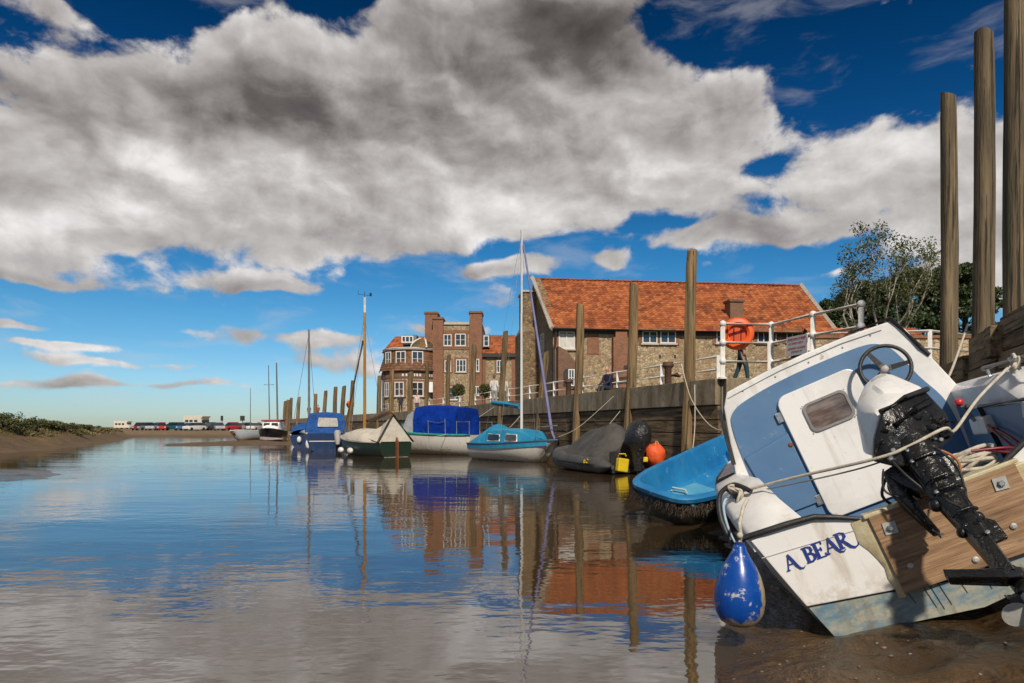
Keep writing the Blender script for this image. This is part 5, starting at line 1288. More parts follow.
# transom: full-width panel with the lowered motor notch
tp_ = [(-.90, .705), (-.69, .715), (-.55, .70), (-.36, .61), (.36, .61), (.55, .70), (.69, .715), (.90, .705), (.80, .36), (.778, .285), (0, .165), (-.778, .285), (-.80, .36)]
TWH = pm('transom_white', [(.68, .67, .64), (.77, .76, .74)], 2, .3, .05, 20, spots=((.44, .37, .25), 5, .655))
tr = MB().rings([[V((x, .05, z)) for x, z in tp_], [V((x, 0, z)) for x, z in tp_]]).build('transom', TRANSOM, ab, bevel=.006)
bp = [(-.770, .272), (0, .155), (.770, .272), (.712, .086), (0, .0), (-.712, .086)]
MB().rings([[V((x, .05, z)) for x, z in bp], [V((x, .004, z)) for x, z in bp]]).build('boot_top', BOOT, tr)
m = MB()
for x, l_ in ((-.22, .12), (-.19, .14), (-.15, .13), (-.06, .1), (-.30, .07), (.05, .12)): m.plate([(x, .002, .19), (x + .006, .002, .19), (x + .02, .002, .19 - l_), (x + .016, .002, .19 - l_)], .003)
m.build('drip_marks', BLACK, tr, kind='stuff')
m = MB(); m.tube([(-.885, -.002, .60), (-.36, -.002, .565)], .003, 4); m.build('moulding_line', pm('grey_line', [(.4, .4, .38), (.5, .5, .48)], 3, .6, 0), tr)
m = MB(); m.tube([(-.955, .10, .76), (-.93, -.0, .735), (-.80, -.012, .728), (-.69, -.014, .722), (-.55, -.014, .708), (-.45, -.012, .665), (-.35, -.008, .615)], [.012, .017, .018, .018, .016, .014, .011], 8)
m.build('rubber_edge', BLACK, tr, smooth=60)
m = MB(); m.tube([(.955, .10, .76), (.93, -.0, .735), (.69, -.014, .722), (.55, -.014, .708), (.35, -.008, .615)], .015, 8); m.build('rubber_edge', BLACK, tr, smooth=60)
# plywood motor pad with resin fillet and square washers
def ply():
    m, t, b = newmat('weathered_ply'); co = ocoord(t); x, y, z = t.sep(co)
    g_ = t.noise(t.vm('MULTIPLY', co, (1.3, 1, 16)), 2.2, 7, .62); gg = t.noise(t.vm('MULTIPLY', co, (3, 1, 90)), 2, 4, .6)
    c = t.ramp(g_, [(.28, (.12, .062, .028)), (.46, (.27, .155, .078)), (.60, (.37, .23, .125)), (.75, (.45, .30, .175))])
    c = t.mix(t.m('MULTIPLY', t.step(gg, .52, .64), .4), c, (.13, .07, .03)); bl = t.noise(co, 3.5, 5, .7)
    c = t.mix(t.m('MULTIPLY', t.step(bl, .56, .68), .55), c, (.10, .065, .035))
    t.put(b.inputs['Base Color'], c); b.inputs['Roughness'].default_value = .62; bump(t, b, t.m('ADD', g_, gg), .35, .008); return m
bd_ = MB().box((.045, -.022, .40), (.72, .04, .415)).build('motor_pad', ply(), tr, bevel=.004)
m = MB(); rn = random.Random(4); fl = []
for i in range(9): fl.append((lerp(.175, .61, i / 8), rn.uniform(.03, .075) * (1.3 if i > 3 else .8)))
m.rings([[V((-.315 - w, -.004, z)) for z, w in fl] + [V((-.313, -.004, z)) for z, w in fl[::-1]], [V((-.315 - w * .5, -.022, z)) for z, w in fl] + [V((-.313, -.026, z)) for z, w in fl[::-1]]])
RESIN = pm('old_resin', [(.38, .30, .15), (.52, .45, .28), (.62, .58, .44)], 9, .45, .4, 20)
m.build('resin_fillet', RESIN, tr, smooth=60)
MB().box((.045, .0, .618), (.76, .09, .022)).build('pad_top_edge', RESIN, tr, bevel=.006); MB().box((.425, -.012, .42), (.06, .03, .36)).build('resin_fillet', RESIN, tr, bevel=.01)
for x, z in ((-.242, .525), (.306, .542)):
    w_ = MB().box((x, -.046, z), (.062, .006, .062), Matrix.Rotation(R(6), 3, 'Y')).build('washer', pm('galvanised', [(.36, .36, .34), (.52, .52, .50)], 14, .5, .1, metal=.3), tr); MB().lathe([(.017, 0), (.017, .012), (.012, .016)], 6, Matrix.Translation((x, -.048, z)) @ Matrix.Rotation(R(90), 4, 'X')).build('bolt', STEEL, w_)
for x, z in ((-.235, .315), (.27, .33), (.05, .24)): MB().lathe([(.016, 0), (.016, .006), (.008, .011)], 10, Matrix.Translation((x, -.043, z)) @ Matrix.Rotation(R(90), 4, 'X')).build('bolt_plug', pm('galvanised', [(.36, .36, .34), (.52, .52, .50)], 14, .5, .1, metal=.3), tr)
# lettering A BEAR, swash capitals
def ribbon(m, pts, w, th=.003, y=-.004):
    pts = [V((p[0], 0, p[1])) for p in pts]; ws = w if isinstance(w, (list, tuple)) else [w] * len(pts); Lf, Rt = [], []
    for i, p in enumerate(pts):
        d = (pts[min(i + 1, len(pts) - 1)] - pts[max(i - 1, 0)]).normalized(); n = V((-d.z, 0, d.x)); Lf.append(p + n * ws[i] / 2); Rt.append(p - n * ws[i] / 2)
    m.rings([[V((a.x, y, a.z)), V((b.x, y, b.z)), V((b.x, y - th, b.z)), V((a.x, y - th, a.z))] for a, b in zip(Lf, Rt)])
def glyph(ch, x, z, h):
    m = MB(); T = lambda pts: [(x + px_ * h, z + pz_ * h) for px_, pz_ in pts]; k = h * .19; f = h * .075
    if ch == 'A':
        ribbon(m, T([(.0, 0), (.14, .35), (.36, 1)]), [f, f, f * 1.2]); ribbon(m, T([(.34, 1), (.5, .55), (.64, .12), (.78, -.12), (.98, -.17), (1.12, -.06)]), [k * .8, k, k, k * .7, k * .45, f * .5], y=-.0042)
        ribbon(m, T([(.12, .34), (.56, .34)]), f, y=-.0044); ribbon(m, T([(-.1, 0), (.14, 0)]), f, y=-.0046)
    elif ch == 'B':
        ribbon(m, T([(.12, 0), (.12, 1)]), k); ribbon(m, T([(-.05, 1), (.3, 1), (.5, .9), (.52, .72), (.42, .57), (.14, .53)]), [f, f, k * .8, k, k * .7, f], y=-.0042)
        ribbon(m, T([(.2, .53), (.46, .5), (.6, .35), (.56, .14), (.38, .01), (-.05, 0)]), [f, k * .6, k, k, k * .6, f], y=-.0044)
    elif ch == 'E':
        ribbon(m, T([(.12, 0), (.12, 1)]), k); 
        for zz, x1 in ((1, .56), (.52, .42), (0, .6)): ribbon(m, T([(-.05 if zz != .52 else .12, zz), (x1, zz)]), f, y=-.0042)
        for xx, z0, z1 in ((.55, .8, 1.03), (.42, .4, .65), (.59, -.03, .22)): ribbon(m, T([(xx, z0), (xx, z1)]), f, y=-.0044)
    elif ch == 'R':
        ribbon(m, T([(.12, 0), (.12, 1)]), k); ribbon(m, T([(-.05, 1), (.32, 1), (.54, .88), (.55, .68), (.4, .52), (.14, .5)]), [f, f, k * .8, k, k * .7, f], y=-.0042)
        ribbon(m, T([(.3, .5), (.5, .2), (.68, -.08), (.9, -.2), (1.12, -.12), (1.2, .05)]), [k * .7, k, k * .9, k * .6, k * .4, f * .5], y=-.0044); ribbon(m, T([(-.05, 0), (.3, 0)]), f, y=-.0046)
    return m
INK = pm('lettering_blue', [(.01, .03, .20), (.015, .04, .25)], 4, .4, 0)
xx = -.785
for i, (ch, adv) in enumerate((('A', .108), ('B', .056), ('E', .056), ('A', .066), ('R', .09))):
    glyph(ch, xx, .492 + .003 * i, .080).build('letter', INK, tr); xx += adv
# deck, coamings, cockpit
BLUEIN = pm('cockpit_blue', [(.060, .145, .285), (.095, .195, .345)], 1.6, .5, .1, 25, spots=((.20, .28, .37), 7, .63), streak=((.13, .19, .27), .5))
for s in (-1, 1):
    sec = lambda y, xo, xi, zo, zi, zd: [V((s * xo, y, zo)), V((s * (xo - .03), y, zo + .035)), V((s * (xi + .05), y, zi + .035)), V((s * xi, y, zi)), V((s * (xi - .01), y, zd)), V((s * xo, y, zd - .03 if False else zo - .06))]
    MB().rings([sec(.02, .905, .60, .70, .71, .66), sec(.22, .945, .66, .82, .84, .72), sec(.55, .975, .70, .95, .97, .84), sec(1.5, .99, .745, .96, .98, .84)]).build('side_deck', WHITE_GRP, ab, smooth=45)
    MB().rings([[V((s * .66, y, .26)), V((s * .735, y, .90)), V((s * .765, y, .90)), V((s * .70, y, .26))] for y in (.30, 1.52)]).build('cockpit_side', BLUEIN, ab)
MB().box((0, .8, .24), (1.36, 1.5, .04)).build('cockpit_floor', BLUEIN, ab); MB().rings([[V((-.6, y, z)), V((.6, y, z))] for y, z in ((.28, .26), (.28, .56), (.06, .60))], closed=False).build('motor_well', WHITE_GRP, ab)
# cabin
def sect(y, wb_, wt, zb, zt, c): return [V((-wb_ - .0, y, zb)), V((-wt - .065, y, zt - .10)), V((-wt, y, zt)), V((-wt * .5, y, zt + c)), V((0, y, zt + c * 1.3)), V((wt * .5, y, zt + c)), V((wt, y, zt)), V((wt + .065, y, zt - .10)), V((wb_, y, zb))]
MB().rings([sect(1.535, .82, .60, .93, 1.585, .025), sect(2.5, .80, .56, .98, 1.56, .03), sect(3.1, .70, .46, 1.0, 1.42, .03), sect(3.7, .5, .30, 1.05, 1.18, .02)]).build('cabin', WHITE_GRP, ab, smooth=35)
MB().rings([[V((-x, y, z)), V((0, y, z + .04)), V((x, y, z))] for y, x, z in ((2.4, .95, .99), (3.6, .81, 1.05), (4.3, .53, 1.11), (4.9, .05, 1.17))], closed=False).build('foredeck', WHITE_GRP, ab, smooth=40)
bk = MB().rings([[V((p.x, y, p.z)) for p in ([V((-.83, 0, .90))] + sect(0, .83, .61, .93, 1.60, .025)[1:-1] + [V((.83, 0, .90)), V((.70, 0, .26)), V((-.70, 0, .26))])] for y in (1.46, 1.53)]).build('cabin_bulkhead', WHITE_GRP, ab, bevel=.012)
def rrect(x0, x1, z0, z1, r, n=5):
    out_ = []
    for cx_, cz_, a0 in ((x1 - r, z1 - r, 0), (x0 + r, z1 - r, 90), (x0 + r, z0 + r, 180), (x1 - r, z0 + r, 270)):
        out_ += [(cx_ + r * math.cos(R(a0 + 90 * i / n)), cz_ + r * math.sin(R(a0 + 90 * i / n))) for i in range(n + 1)]
    return out_
bl = [(-.655, .30), (-.715, .90), (-.665, 1.40), (-.62, 1.455), (-.3, 1.512), (0, 1.525), (.3, 1.52), (.46, 1.50), (.53, 1.44), (.60, 1.2), (.70, .92), (.655, .30)]
def smooth2(p, n=5):
    q = []
    for i in range(len(p)):
        p0, p1, p2, p3 = [V((*p[(i + k - 1) % len(p)], 0)) for k in range(4)]
        for k in range(n):
            t_ = k / n; v = .5 * ((2 * p1) + (p2 - p0) * t_ + (2 * p0 - 5 * p1 + 4 * p2 - p3) * t_ ** 2 + (3 * p1 - p0 - 3 * p2 + p3) * t_ ** 3); q.append((v.x, v.y))
    return q
bl = smooth2([(-.655, .30), (-.70, .60), (-.712, .95), (-.685, 1.32), (-.62, 1.45), (-.42, 1.50), (-.15, 1.522), (.15, 1.524), (.38, 1.512), (.485, 1.468), (.545, 1.38), (.61, 1.16), (.69, .92), (.68, .6), (.655, .30), (.3, .28), (-.3, .28)])
pn = MB().rings([[V((x, 1.459, z)) for x, z in bl], [V((x, 1.449, z)) for x, z in bl]]).build('blue_panel', BLUEIN, bk)
rp = [(-.655, .62), (-.70, 1.10), (-.345, 1.152), (-.345, .62)]
MB().rings([[V((x, 1.449, z)) for x, z in rp], [V((x * .985 - .005, 1.43, z - .012)) for x, z in rp]]).build('raised_panel', BLUEIN, bk, bevel=.006)
dr = MB().rings([[V((x, 1.448, z)) for x, z in rrect(-.330, .255, .46, 1.412, .075)], [V((x, 1.415, z)) for x, z in rrect(-.326, .251, .464, 1.408, .075)]]).build('door', WHITE_GRP, bk, bevel=.006)
wfr = MB()
o_ = rrect(-.190, .128, 1.07, 1.290, .05); i_ = rrect(-.172, .110, 1.088, 1.272, .04)
wfr.rings([[V((x, 1.414, z)) for x, z in o_], [V((x, 1.402, z)) for x, z in o_], [V((x, 1.402, z)) for x, z in i_], [V((x, 1.414, z)) for x, z in i_]], cap=False)
wf = wfr.build('window', pm('grey_rubber_seal', [(.16, .155, .15), (.26, .25, .24)], 6, .6, 0), dr)
def dirtyglass():
    m, t, b = newmat('brown_dusty_glass'); co = ocoord(t); x, y, z = t.sep(co)
    n = t.noise(t.vm('MULTIPLY', co, (2, 1, 9)), 2.5, 4, .6); c = t.ramp(n, [(.3, (.05, .035, .03)), (.5, (.13, .095, .08)), (.7, (.24, .20, .18))])
    t.put(b.inputs['Base Color'], c); b.inputs['Roughness'].default_value = .12; return m
MB().rings([[V((x, 1.412, z)) for x, z in i_], [V((x, 1.408, z)) for x, z in i_]]).build('pane', dirtyglass(), wf)
for z in (.62, 1.27):
    hg = MB().box((-.345, 1.436, z), (.055, .014, .075)).build('hinge', STEEL, dr, bevel=.003)
    for dz_ in (-.022, .022): MB().lathe([(.006, 0), (.006, .004), (.003, .006)], 8, Matrix.Translation((-.36, 1.429, z + dz_)) @ Matrix.Rotation(R(90), 4, 'X')).build('screw', STEEL, hg)
for x, z in [(x_, z_) for x_ in (-.181, -.03, .119) for z_ in (1.079, 1.281)]: MB().lathe([(.005, 0), (.005, .003), (.002, .005)], 8, Matrix.Translation((x, 1.402, z)) @ Matrix.Rotation(R(90), 4, 'X')).build('screw', STEEL, wf)
MB().tube([(.205, 1.41, .95), (.205, 1.385, .95), (.205, 1.385, .86), (.205, 1.41, .86)], .008, 6).build('handle', BLACK, dr, smooth=60)
m = MB(); m.tube([(-.62, 1.456, 1.555), (-.2, 1.454, 1.59), (.25, 1.454, 1.592), (.53, 1.456, 1.565)], .004, 5); m.build('roof_seam', pm('grey_line', [(.4, .4, .38), (.5, .5, .48)], 3, .6, 0), bk)
for x in (-.5, -.25, 0, .25, .45): MB().lathe([(.006, 0), (.006, .003), (.003, .005)], 8, Matrix.Translation((x, 1.459, 1.56)) @ Matrix.Rotation(R(90), 4, 'X')).build('screw', STEEL, bk)
MB().lathe([(.018, 0), (.018, .02), (.01, .026)], 10, Matrix.Translation((-.362, 1.446, 1.06)) @ Matrix.Rotation(R(90), 4, 'X')).build('catch', pm('red_brown_paint', [(.16, .05, .02), (.24, .09, .04)], 4, .6, .1), bk)
MB().tube([(-.712, 1.44, 1.50), (-.785, 1.44, 1.08)], .016, 6).build('edge_trim', BLACK, bk, smooth=60); MB().tube([(.615, 1.45, 1.615), (.70, 1.45, 1.35), (.73, 1.46, 1.27)], .016, 6).build('edge_trim', BLACK, bk, smooth=60)
MB().tube([(.34, 1.47, 1.635), (.615, 1.45, 1.617)], .012, 6).build('edge_trim', BLACK, bk, smooth=60)
# steering wheel
WM = Matrix.Translation((.40, 1.28, 1.305)) @ Matrix.Rotation(R(78), 4, 'X') @ Matrix.Rotation(R(20), 4, 'Z')
sw = MB(); nn_ = 40
sw.rings([[WM @ V(((.158 + .0135 * math.cos(b_)) * math.cos(a), (.158 + .0135 * math.cos(b_)) * math.sin(a), .0135 * math.sin(b_))) for b_ in [6.2832 * j / 10 for j in range(10)]] for a in [6.2832 * i / nn_ for i in range(nn_ + 1)]], cap=False)
sw = sw.build('steering_wheel', BLACK, ab, smooth=60)
for a in (90, 205, 330):
    a = R(a); d = V((math.cos(a), math.sin(a), 0)); sd_ = V((-d.y, d.x, 0))
    MB().rings([[WM @ (d * r_ + sd_ * w_ + V((0, 0, z_))) for w_, z_ in ((-ww_, -.006 - (.03 if r_ < .05 else 0)), (ww_, -.006 - (.03 if r_ < .05 else 0)), (ww_, .006 - (.03 if r_ < .05 else 0)), (-ww_, .006 - (.03 if r_ < .05 else 0)))] for r_, ww_ in ((.0, .02), (.04, .018), (.153, .012))]).build('spoke', BLACK, sw)
hb = MB().lathe([(.03, -.05), (.03, -.03), (.02, -.02), (.0, -.018)], 16, WM).build('hub', pm('dull_hub', [(.3, .28, .26), (.42, .4, .38)], 9, .5, 0), sw, smooth=50)
MB().tube([WM @ V((0, 0, -.05)), (.40, 1.46, 1.27)], .03, 8).build('column', BLACK, sw)
# throttle box with red knob and cables
tb2 = MB().rings([[V((.60, y, .70)), V((.665, y, .70)), V((.675, y, .80)), V((.615, y, .80))] for y in (.74, .98)]).build('throttle_box', WHITE_GRP, ab, bevel=.012)
MB().tube([(.61, .86, .79), (.575, .82, .90)], [.012, .009], 6).build('lever', STEEL, tb2); MB().ball((.565, .81, .93), .025, 12, 8).build('knob', pm('red_plastic', [(.50, .02, .03), (.6, .03, .04)], 3, .3, 0), tb2, smooth=60); MB().ball((.595, .82, .885), .018, 10, 6).build('knob', BLACK, tb2, smooth=60)
MAROON = pm('maroon_cable', [(.14, .012, .02), (.22, .02, .03)], 4, .4, 0)
def cable(pts, r=.008, mat=MAROON, parent=ab, name='control_cable'):
    P_ = [V(p) for p in pts]; sm_pts = []
    for i in range(len(P_) - 1):
        p0, p1, p2, p3 = P_[max(i - 1, 0)], P_[i], P_[i + 1], P_[min(i + 2, len(P_) - 1)]
        for k in range(6):
            t_ = k / 6; sm_pts.append(.5 * ((2 * p1) + (p2 - p0) * t_ + (2 * p0 - 5 * p1 + 4 * p2 - p3) * t_ ** 2 + (3 * p1 - p0 - 3 * p2 + p3) * t_ ** 3))
    sm_pts.append(P_[-1]); return MB().tube(sm_pts, r, 7).build(name, mat, parent, smooth=60)
cable([(.63, .76, .75), (.60, .62, .72), (.60, .45, .60), (.56, .3, .58), (.48, .12, .66), (.3, .1, .72)]); cable([(.64, .76, .73), (.64, .55, .66), (.62, .35, .55), (.50, .15, .62), (.36, .1, .70)])
cable([(.66, .7, .68), (.66, .55, .60), (.66, .4, .42), (.6, .2, .32)], .009, BLACK); cable([(-.10, .0, .80), (-.16, -.02, .70), (-.1, .02, .60), (.0, .05, .62)], .007); cable([(-.12, .02, .78), (-.2, .0, .68), (-.12, .06, .58), (.02, .08, .60)], .008, BLACK)
cable([(.1, .1, .85), (.22, .12, .72), (.2, .12, .62), (.12, .1, .66)], .007, pm('orange_cable', [(.35, .12, .03), (.42, .16, .05)], 4, .5, 0))
# stowage recess on the starboard side
rc = MB().rings([[V((.672, y, z)) for y, z in ((.10, .44), (.80, .44), (.80, .84), (.10, .84))], [V((.664, y, z)) for y, z in ((.10, .44), (.80, .44), (.80, .84), (.10, .84))]]).build('locker_back', BLUEIN, ab)
MB().bars([V((.655, y, z)) for y, z in ((.08, .43), (.82, .43), (.82, .86), (.08, .86))], .014, 6).build('locker_trim', BLACK, rc, smooth=60)
# deck rail, cleats
MB().tube([(.86, .18, 1.055), (.80, .9, 1.06)], .016, 8).build('deck_rail', pm('dull_rail', [(.14, .14, .14), (.24, .24, .24)], 4, .4, 0, metal=.6), ab, smooth=60)
for y in (.22, .55, .86): MB().tube([(.855 - .08 * (y - .18), y, 1.05), (.855 - .08 * (y - .18), y, .97)], .012, 6).build('rail_foot', STEEL, ab)
def cleat(loc, rz, mat=BLACK, L_=.22):
    m = MB(); ca, sa = math.cos(rz), math.sin(rz); q = lambda a, z: (loc[0] + a * ca, loc[1] + a * sa, loc[2] + z)
    m.tube([q(-L_ / 2, .075), q(-L_ / 4, .06), q(0, .055), q(L_ / 4, .06), q(L_ / 2, .075)], [.006, .012, .014, .012, .006], 8); o = m.build('cleat', mat, ab, smooth=60)
    for a in (-.035, .035): MB().tube([q(a, .0), q(a, .055)], .011, 6).build('cleat_foot', mat, o)
cleat((-.86, .36, .895), R(70)); cleat((.80, .46, .995), R(80), pm('galvanised', [(.36, .36, .34), (.52, .52, .50)], 14, .5, .1, metal=.3), .18)
# rope coil in the cockpit
m = MB(); m.tube([(.36 + (.12 + .02 * math.sin(i * .9)) * math.cos(i * .42), .42 + .10 * math.sin(i * .42), .60 + .05 * math.sin(i * .31) + .0006 * i) for i in range(90)], .011, 6)
t = boat('rope_coil', 'coiled pale rope lying behind the plywood motor pad', 0, 0, 0, 0); t.matrix_basis = BM; t['category'] = 'rope'
m.build('coil', ROPE, t, smooth=60)

# mooring line across the stern, lashings at the port cleat
t = thing('mooring_rope', 'pale rope stretched across the stern in front of the outboard motor', 'rope', M=BM)
def sagline(pts, r, name, par, mat=ROPE): return cable(pts, r, mat, par, name)
sagline([(-.85, .36, .95), (-.55, .16, .925), (-.18, -.17, .885), (-.02, -.19, .885), (.16, -.17, .90), (.24, -.02, .86), (.5, .26, .95), (.80, .46, 1.045)], .0085, 'line', t)
for k in range(5): sagline([(-.86 + .03 * math.cos(a + k), .36 + (.05 - .012 * k) * math.sin(a), .925 + .012 * k + .035 * math.cos(a)) for a in [1.05 * i for i in range(7)]], .009, 'turn', t)
for k in range(3): sagline([(.80 + .03 * math.cos(a), .46 + .045 * math.sin(a + k), 1.03 + .012 * k + .03 * math.cos(a)) for a in [1.05 * i for i in range(7)]], .009, 'turn', t)
t = thing('stern_line', 'thin grey line sagging below the pale mooring rope', 'rope', M=BM)
sagline([(-.84, .42, .93), (-.5, .28, .875), (-.2, .12, .84), (.0, .06, .84)], .0045, 'line', t, pm('grey_line_rope', [(.10, .10, .10), (.18, .17, .16)], 30, .85, .3, 160))
t = thing('black_hose', 'black hose looped over the port quarter above the blue fender', 'hose', M=BM)
sagline([(-.80, .52, .95), (-.86, .42, 1.0), (-.95, .30, .98), (-1.0, .22, .86), (-1.0, .16, .70), (-.99, .12, .56)], .015, 'hose', t, BLACK)
sagline([(-.78, .30, .93), (-.84, .36, .99), (-.90, .42, .98)], .015, 'hose', t, BLACK)
t = thing('blue_line', 'thin pale blue line tied round the port quarter', 'rope', M=BM)
sagline([(-.87, .36, .95), (-.95, .26, .93), (-.985, .2, .80), (-.98, .14, .64), (-.95, .10, .60)], .008, 'line', t, pm('pale_blue_rope', [(.25, .38, .50), (.38, .5, .6)], 30, .85, .4, 160)); sagline([(-.88, .38, .95), (-.97, .27, .9), (-1.0, .2, .74), (-.96, .12, .60)], .008, 'line', t)
# blue fender hanging from the port quarter
fx = V((1.215, 3.74, 0)); t = thing('fender', 'blue teardrop fender hanging from the stern of the tilted boat', 'fender', fx + V((0, 0, .12)))
def fendermat():
    m, t_, b = newmat('scuffed_blue_fender'); co = ocoord(t_); x, y, z = t_.sep(co)
    n = t_.noise(co, 9, 7, .72); n2 = t_.noise(co, 3, 4, .6)
    c = t_.mix(0, S(4, 66, 148), S(4, 66, 148)); c = t_.mix(t_.step(n, .57, .62), c, (.42, .44, .48))
    mud = t_.m('ADD', t_.m('MULTIPLY', t_.step(z, .12, .0), 1.0), t_.m('MULTIPLY', t_.step(x, .05, .115), .9)); mud = t_.m('ADD', mud, t_.m('MULTIPLY_ADD', n, 2.2, -1.1))
    c = t_.mix(t_.step(mud, .25, .6), c, (.34, .27, .18)); t_.put(b.inputs['Base Color'], c); t_.put(b.inputs['Roughness'], t_.m('MULTIPLY_ADD', n, .5, .05)); bump(t_, b, n, .1, .01); return m
MB().lathe([(.002, .022), (.06, .024), (.10, .048), (.124, .095), (.132, .155), (.127, .22), (.110, .285), (.083, .345), (.055, .39), (.040, .418), (.034, .44), (.026, .455), (.002, .458)], 32).build('body', fendermat(), t, smooth=60)
MB().lathe([(.014, .44), (.026, .44), (.027, .462), (.014, .466)], 14).build('collar', pm('dark_blue_collar', [(.01, .03, .15), (.015, .04, .19)], 3, .5, 0), t, smooth=60)
ln_ = MB().tube([(.0, .0, .445), (.012, .01, .50), (.01, .03, .56), (.05, .09, .64), (.09, .14, .68)], .010, 7).build('lanyard', ROPE, t, smooth=60); MB().ball((.004, .004, .50), .018, 8, 6).build('knot', ROPE, ln_, smooth=60)

# --- outboard motor, tilted up over the transom
mo = thing('outboard_motor', 'worn outboard with white cowling and oily black leg tilted over the transom', 'outboard motor', M=BM)
def solid(pts, name, mat, par, bevel, smooth=40):
    bm = bmesh.new()
    for p in pts: bm.verts.new(V(p))
    r_ = bmesh.ops.convex_hull(bm, input=bm.verts); bmesh.ops.delete(bm, geom=list({g_ for g_ in r_['geom_interior'] + r_['geom_unused'] if isinstance(g_, bmesh.types.BMVert)}), context='VERTS')
    bmesh.ops.dissolve_limit(bm, angle_limit=R(6), verts=bm.verts, edges=bm.edges); bmesh.ops.recalc_face_normals(bm, faces=bm.faces)
    if bevel: bmesh.ops.bevel(bm, geom=[e for e in bm.edges], offset=bevel, segments=4, profile=.5, affect='EDGES', clamp_overlap=True)
    me = bpy.data.meshes.new(name); bm.to_mesh(me); bm.free(); me.materials.append(mat); me.polygons.foreach_set('use_smooth', [True] * len(me.polygons)); me.set_sharp_from_angle(angle=R(smooth))
    o = bpy.data.objects.new(name, me); COL.objects.link(o); o.parent = par; return o
CW = pm('cowling_white', [(.66, .65, .63), (.76, .75, .73)], 2.5, .28, .05, 14, spots=((.36, .31, .24), 9, .63), streak=((.44, .39, .31), .4))
cw_ = solid([(-.015, .24, 1.235), (.06, .27, 1.275), (.15, .27, 1.28), (.235, .08, 1.12), (-.05, -.13, 1.10), (-.10, .16, 1.16), (-.185, -.11, .895), (-.175, .12, .90), (.22, -.03, .86), (.22, .2, .90), (.0, -.14, .86)], 'cowling', CW, mo, .028)
# inset plate and vent on the cowling top
from mathutils.bvhtree import BVHTree
bv = BVHTree.FromPolygons([v.co for v in cw_.data.vertices], [tuple(p.vertices) for p in cw_.data.polygons])
def onto(x, y):
    h_ = bv.ray_cast(V((x, y, 2)), V((0, 0, -1))); return h_[0] if h_[0] is not None else V((x, y, 1.15))
def patch(x0, x1, y0, y1, lift, name, mat, nx=6, ny=6):
    gr = [[onto(lerp(x0, x1, i / nx) + .10 * (j / ny - .5) * 0, lerp(y0, y1, j / ny)) + V((0, 0, lift if 0 < i < nx and 0 < j < ny else 0)) for i in range(nx + 1)] for j in range(ny + 1)]
    MB().rings(gr, closed=False).build(name, mat, cw_, smooth=20)
patch(.015, .135, .02, .165, .009, 'cover_plate', CW)
patch(.045, .13, .205, .232, .006, 'vent', pm('grey_vent', [(.3, .29, .27), (.4, .39, .37)], 6, .6, 0), 6, 3)
# black lower cowl: an open, lumpy engine face
bf = [(-.055, -.155, 1.085), (.09, -.07, 1.10), (.225, .055, 1.095), (.25, .0, .95), (.215, -.06, .835), (.06, -.16, .80), (-.10, -.19, .80), (-.19, -.135, .875), (-.14, -.15, .98)]
eng = solid(bf + [(p[0] * .9, p[1] + .12, p[2]) for p in bf], 'lower_cowl', BLACKMETAL, mo, .012)
rn = random.Random(12)
for i in range(26):
    f1, f2 = rn.random(), rn.random(); p = V(bf[0]).lerp(V(bf[2]), f1).lerp(V(bf[7]).lerp(V(bf[4]), f1), .25 + .75 * f2) + V((0, -.02 - .02 * rn.random(), 0))
    s_ = rn.uniform(.012, .04)
    if i % 3: solid([(p.x + rn.uniform(-1, 1) * s_, p.y + rn.uniform(-.7, .7) * s_, p.z + rn.uniform(-1, 1) * s_) for _ in range(9)], 'casting', BLACKMETAL, eng, .003)
    else: MB().tube([p, p + V((rn.uniform(-.09, .09), rn.uniform(-.02, .01), rn.uniform(-.08, .03)))], rn.uniform(.008, .018), 8).build('pipe', BLACKMETAL, eng, smooth=60)
MB().tube([V((-.03, -.165, 1.0)), V((.10, -.10, 1.035)), V((.2, -.02, 1.04))], .018, 8).build('cowl_rail', BLACKMETAL, eng, smooth=60)
MB().tube([V((-.06, -.16, 1.09)), V((.09, -.08, 1.108)), V((.235, .05, 1.10))], .014, 8).build('cowl_seal', BLACK, eng, smooth=60)
# leg
def slab_path(path_, name, par, mat=BLACKMETAL, bevel=.008):
    rg = []; 
    for p, w, d in path_:
        p = V(p); rg.append([p + V((x * w, 0, 0)) + dv * y * d for x, y in ((-1, -.6), (-.6, -1), (.6, -1), (1, -.6), (1, .6), (.6, 1), (-.6, 1), (-1, .6))])
    return MB().rings(rg).build(name, mat, par, smooth=50, bevel=0)
dv = V((0, -.7, -.7)).normalized().cross(V((1, 0, 0))).normalized()
leg = slab_path([((0.01, -.10, .88), .085, .08), ((.005, -.17, .80), .065, .075), ((.0, -.24, .70), .055, .065), ((.0, -.30, .625), .062, .06), ((0, -.36, .55), .05, .055), ((0, -.42, .49), .044, .055), ((0, -.50, .41), .036, .06), ((0, -.57, .335), .030, .065), ((.0, -.63, .27), .026, .06)], 'leg', mo)
MB().tube([(.035, -.15, .86), (.05, -.28, .68), (.045, -.40, .55), (.03, -.5, .45)], [.02, .022, .016, .012], 8).build('exhaust_rib', BLACKMETAL, leg, smooth=60); MB().tube([(-.045, -.18, .82), (-.05, -.3, .66), (-.04, -.4, .54)], [.016, .018, .01], 8).build('water_pipe', BLACKMETAL, leg, smooth=60)
for p, r_ in (((.065, -.30, .62), .03), ((-.06, -.33, .60), .035), ((.05, -.42, .50), .028), ((-.045, -.46, .47), .026), ((.06, -.2, .76), .03)): MB().ball(p, (r_, r_ * .8, r_), 10, 7).build('boss', BLACKMETAL, leg, smooth=60)
MB().plate([(.035, -.40, .52), (.10, -.44, .47), (.10, -.5, .40), (.03, -.52, .40)], .02).build('side_plate', BLACKMETAL, leg)
